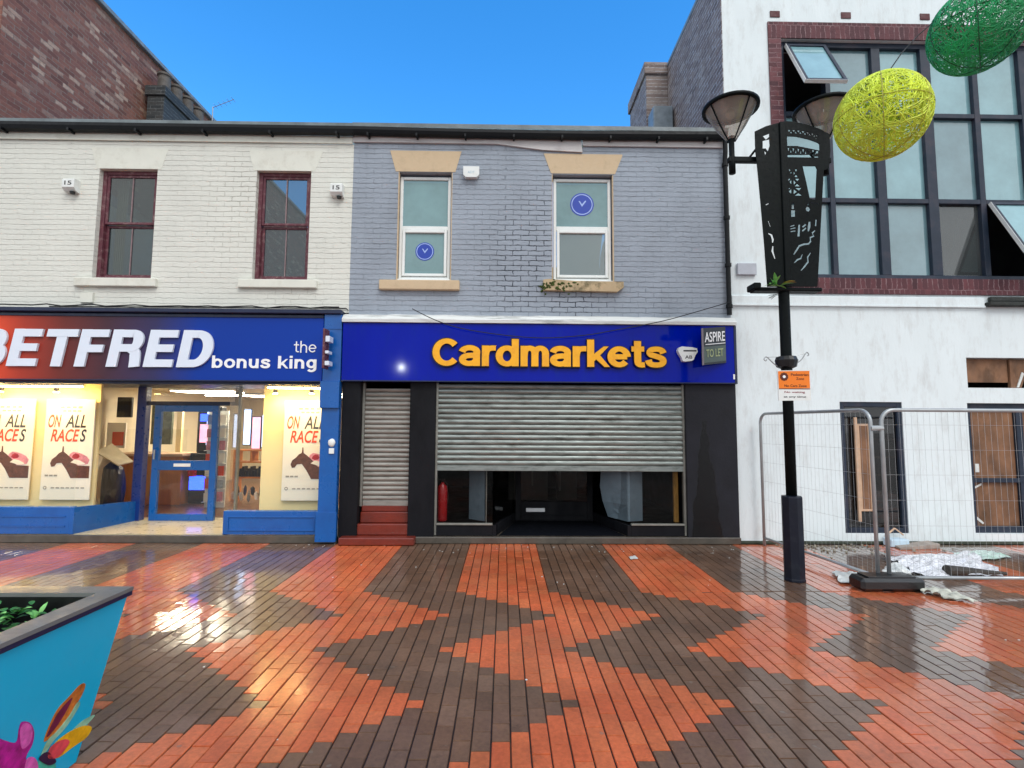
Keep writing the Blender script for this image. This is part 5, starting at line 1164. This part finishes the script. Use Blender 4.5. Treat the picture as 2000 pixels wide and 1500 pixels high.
sheet('plastic_sheet', [gnd(1860, 1082), gnd(1900, 1096), gnd(1975, 1090), gnd(1920, 1076)], mat('green_white_polythene', '#cfe4dc', .3, var=.4, vs=14, dirt='#3c8a6a', dirts=7, dirta=.9), 'small green and white plastic scrap behind the large white sheet', 'plastic sheet', 2, .04)
sheet('plastic_bag', [gnd(1628, 1120), gnd(1640, 1141), gnd(1708, 1138), gnd(1690, 1122)], polythene, 'flat white plastic bag left of the black fence foot', 'plastic bag', 3, .06)
m = MB(); m.blob((4.10, -1.80, .10), (.12, .09, .10), 3, .2, 8); m.blob((4.0, -1.84, .13), (.10, .05, .02), 2, .25, 9)
tag(m.build('plastic_bag', polythene), 'puffed up white plastic bag behind the black fence foot', 'plastic bag')
sheet('wet_cardboard', [(4.08, -2.08), (4.15, -2.33), (4.38, -2.42), (4.30, -2.02)], mat('soggy_white_board', '#cfcfc0', .5, var=.2, vs=6, dirt='#3a3a2c', dirts=5, dirta=.7), 'torn soggy white board slumped over the right end of the fence foot', 'cardboard', 6, .05, .008, z0=.01)
a, b_ = gnd(1850, 1126), gnd(1965, 1124); a.z = .06; b_.z = .02
m = MB(); m.tube([a, a.lerp(b_, .3) + Vector((0, 0, .005)), a.lerp(b_, .65), b_], .062, 12, r2=.018)
tag(m.build('log', log_m), 'dark wet tapered log lying on the white plastic sheet', 'log')
m = MB(); c0 = at(1746, 1046, -.10); m.bbox(c0.x - .13, c0.x + .12, -.22, -.06, .0, .10, .008)
tag(m.build('white_carton', mat('pale_blue_carton', '#c4dcec', .45, var=.08)), 'pale blue white carton at the foot of the derelict doorway', 'carton')
m = MB(); m.add([(5.25, -.36, .0), (5.85, -.28, .0), (5.82, -.12, .0), (5.3, -.18, .0), (5.25, -.36, .02), (5.85, -.28, .06), (5.82, -.12, .07), (5.3, -.18, .03)], [(0, 3, 2, 1), (4, 5, 6, 7), (0, 1, 5, 4), (1, 2, 6, 5), (2, 3, 7, 6), (3, 0, 4, 7)])
tag(m.build('broken_board', mat('grey_broken_board', '#9d938a', .7, var=.3, vs=10, bump=.5)), 'broken grey board on the ground beside the pale carton', 'board')
m = MB(); m.tube([(5.28, -.06, .12), (5.42, -.05, .22)], .012, 6); m.tube([(5.42, -.05, .22), (5.53, -.06, .13)], .010, 6)
tag(m.build('wood_splinter', pale_timber), 'bent pale wood splinter leaning in the derelict doorway', 'splinter')
m = MB(); rg = random.Random(9)
for k in range(170):
    x = 3.7 + abs(rg.gauss(0, .9)); y = -.1 - abs(rg.gauss(0, .22)); r_ = rg.uniform(.006, .022); m.blob((x, y, r_ * .4), (r_, r_ * rg.uniform(.6, 1.2), r_ * .6), 1, .3, k)
tag(m.build('rubble', mat('plaster_rubble', '#8e8778', .9, var=.4, vs=30)), 'scattered small plaster rubble along the foot of the white wall', 'rubble', kind='stuff')
m = MB(); m.blob((3.92, -.16, .015), (.07, .04, .02), 2, .3, 2); tag(m.build('plaster_lump', polythene), 'white plaster lump at the foot of the wall behind the lamp post', 'plaster lump')
m = MB(); rg = random.Random(12)
for k in range(60):
    x = rg.uniform(-3, 4.5); y = rg.choice([rg.uniform(-5, -.1), rg.uniform(-.6, -.08)]); r_ = rg.uniform(.004, .011); m.blob((x, y, .0), (r_, r_ * rg.uniform(.6, 1.6), .003), 1, .3, k)
tag(m.build('litter', polythene), 'tiny pale scraps of litter scattered over the wet paving', 'litter', kind='stuff')
sheet('paper_scrap', [gnd(1228, 1088), gnd(1231, 1093), gnd(1246, 1092), gnd(1240, 1086)], polythene, 'small white paper scrap on the orange band before the shutter', 'paper', 8, .015, nx=6, ny=5)

# =================================================================== PLANTER
PL = thing('planter', (-2.6, -5.2, 0), 'large cyan planter box with painted flowers and a grey rim', 'planter')
x1, y1, zt = -1.885, -4.49, .742; x0, y0 = -3.6, -5.95
xb, yb = -2.02, -4.60
body = MB().add([(x0, y0, zt), (x1 - .012, y0, zt), (x1 - .012, y1 - .012, zt), (x0, y1 - .012, zt), (x0 + .14, y0 + .12, 0), (xb, y0 + .12, 0), (xb, yb, 0), (x0 + .14, yb, 0)], [(0, 1, 5, 4), (1, 2, 6, 5), (2, 3, 7, 6), (3, 0, 4, 7), (4, 5, 6, 7)])
body.build('body', cyan_paint, PL)
def ring(zb, zt_, o_, w_):
    xs0, xs1, ys0, ys1 = x0 - o_, x1 + o_, y0 - o_, y1 + o_; m = MB()
    O = [(xs0, ys0), (xs1, ys0), (xs1, ys1), (xs0, ys1)]; I_ = [(xs0 + w_, ys0 + w_), (xs1 - w_, ys0 + w_), (xs1 - w_, ys1 - w_), (xs0 + w_, ys1 - w_)]
    for k in range(4):
        a, b_, c, d = O[k], O[(k + 1) % 4], I_[(k + 1) % 4], I_[k]
        e = .002; m.add([(*a, zb), (*b_, zb), (*c, zb), (*d, zb), (*a, zt_), (*b_, zt_), (*c, zt_), (*d, zt_)], [(0, 3, 2, 1), (4, 5, 6, 7), (0, 1, 5, 4), (2, 3, 7, 6)])
    return m
ring(.757, .775, .004, .105).build('rim', rim_m, PL); ring(.735, .756, .001, .03).build('rim_edge', navy_dark, PL)
MB().box(x0 + .13, x1 - .13, y0 + .13, y0 + .134, .5, .743).box(x0 + .13, x1 - .10, y1 - .107, y1 - .103, .5, .757).box(x1 - .107, x1 - .103, y0 + .134, y1 - .108, .5, .757).box(x0 + .13, x0 + .134, y0 + .134, y1 - .134, .5, .743).build('liner', black_p, PL)
MB().box(x0 + .135, x1 - .11, y0 + .135, y1 - .11, .5, .64).build('soil', soil, PL)
# painted flowers, flat on the sloping side that faces +x
def side(px, py, lift=.002):
    n_ = Vector((zt, 0, (xb - (x1 - .012)))).normalized()   # outward normal of the sloping side, in the xz plane
    n_ = Vector((zt, 0, -((x1 - .012) - xb))).normalized()
    d = CR @ Vector(((px - 1000) / 1000, (750 - py) / 1000, -1)); p0 = Vector((x1 - .012, 0, zt))
    p = CAM + d * ((p0 - CAM).dot(n_) / d.dot(n_)); return p + n_ * lift
def decal(name, pts, mt, lift):
    P_ = [tuple(p) for p in pts]; n0 = len(P_); pts = []
    for i in range(n0):
        a, b_, c, d = P_[i - 1], P_[i], P_[(i + 1) % n0], P_[(i + 2) % n0]
        for k in range(4):
            t = k / 4; pts.append(tuple(.5 * (2 * b_[q] + (c[q] - a[q]) * t + (2 * a[q] - 5 * b_[q] + 4 * c[q] - d[q]) * t * t + (3 * b_[q] - a[q] - 3 * c[q] + d[q]) * t ** 3) for q in (0, 1)))
    m = MB(); q = [side(x, y, lift) for x, y in pts]; q2 = [side(x, y, lift - .0012) for x, y in pts]; n = len(q)
    m.add(q + q2, [tuple(range(n)), tuple(reversed(range(n, 2 * n)))] + [(i, n + i, n + (i + 1) % n, (i + 1) % n) for i in range(n)]); return m.build(name, mt, PL)
pk = mat('magenta_painted_petal', '#b0148c', .4, var=.45, vs=25); pk2 = mat('pink_painted_petal', '#d860b4', .4, var=.3, vs=30)
decal('painted_petal', [(-20, 1440), (5, 1445), (30, 1450), (36, 1425), (42, 1410), (58, 1412), (66, 1430), (62, 1455), (50, 1480), (52, 1520), (-20, 1520)], pk, .002)
decal('painted_petal', [(38, 1425), (46, 1412), (58, 1416), (62, 1432), (56, 1452), (42, 1462), (38, 1445)], pk2, .004)
decal('painted_petal', [(50, 1485), (62, 1478), (72, 1490), (70, 1520), (46, 1520)], pk2, .004)
decal('painted_leaf', [(85, 1448), (95, 1418), (112, 1385), (135, 1360), (155, 1338), (166, 1336), (160, 1356), (140, 1390), (118, 1420), (98, 1440)], mat('orange_painted_leaf', '#c9762c', .4, var=.5, vs=20), .002)
decal('painted_leaf', [(90, 1440), (98, 1418), (115, 1388), (140, 1362), (126, 1392), (108, 1420)], mat('wine_painted_leaf', '#6b1640', .4, var=.4, vs=20), .004)
decal('painted_leaf', [(92, 1446), (110, 1428), (134, 1398), (150, 1372), (154, 1378), (128, 1420), (104, 1446), (88, 1470), (78, 1478)], mat('pale_green_painted_leaf', '#8fc7a4', .4, var=.3, vs=20), .003)
decal('painted_leaf', [(96, 1476), (104, 1454), (130, 1432), (160, 1418), (178, 1420), (168, 1440), (140, 1460), (112, 1480)], mat('yellow_painted_leaf', '#e8b40c', .4, var=.3, vs=15), .003)
decal('painted_leaf', [(92, 1480), (98, 1458), (122, 1444), (134, 1450), (112, 1478)], mat('coral_painted_leaf', '#dd4a55', .4, var=.3, vs=15), .005)
decal('painted_leaf', [(140, 1428), (160, 1408), (184, 1396), (176, 1408), (158, 1424)], MATS['pale_green_painted_leaf'], .002)
decal('painted_stem', [(74, 1482), (90, 1468), (106, 1482), (106, 1490), (92, 1494)], mat('navy_painted_stem', '#0c1040', .4), .005)
decal('painted_stem', [(74, 1486), (92, 1492), (108, 1492), (100, 1520), (70, 1520)], mat('teal_painted_stem', '#2fb79a', .4, var=.3, vs=20), .002)
m = MB(); m2 = MB(); rg = random.Random(21)
for k in range(1700):
    x = rg.uniform(-3.2, -2.02); y = rg.uniform(-5.5, -4.63); z = .64 + rg.uniform(0, .11) * (1 if x < -2.2 else .6); tgt = m if rg.random() < .75 else m2
    if math.sin(x * 9) * math.sin(y * 11) < -.55: continue
    leaf(tgt, (x, y, z), (rg.uniform(-1, 1), rg.uniform(-1, 1), rg.uniform(-.1, .8)), rg.uniform(.03, .065), rg.uniform(.02, .045), curl=.3)
pt = thing('leafy_plants', (-2.6, -5.1, .57), 'low green leafy bedding plants growing in the cyan planter', 'plants')
m.build('leaves', leaf_m, pt); m2.build('leaves', leaf_light, pt)

# street lamp across the street, seen only as a bright spot mirrored in the blue sign
OL = thing('globe_lamp', (-4.23, -14, 0), 'lit globe street lamp across the street mirrored in the blue sign', 'lamp post')
MB().lathe(-4.23, -14, [(.09, 0), (.09, .6), (.05, .65), (.05, 3.85)], 14).build('pole', black_metal, OL)
MB().lathe(-4.23, -14, [(.07 * math.cos(R_(a)), 3.97 + .10 * math.sin(R_(a))) for a in range(-88, 89, 11)], 18).build('globe', mat('lit_globe', '#ffffff', .5, emit='#f4fbff', es=320), OL, smooth=True)
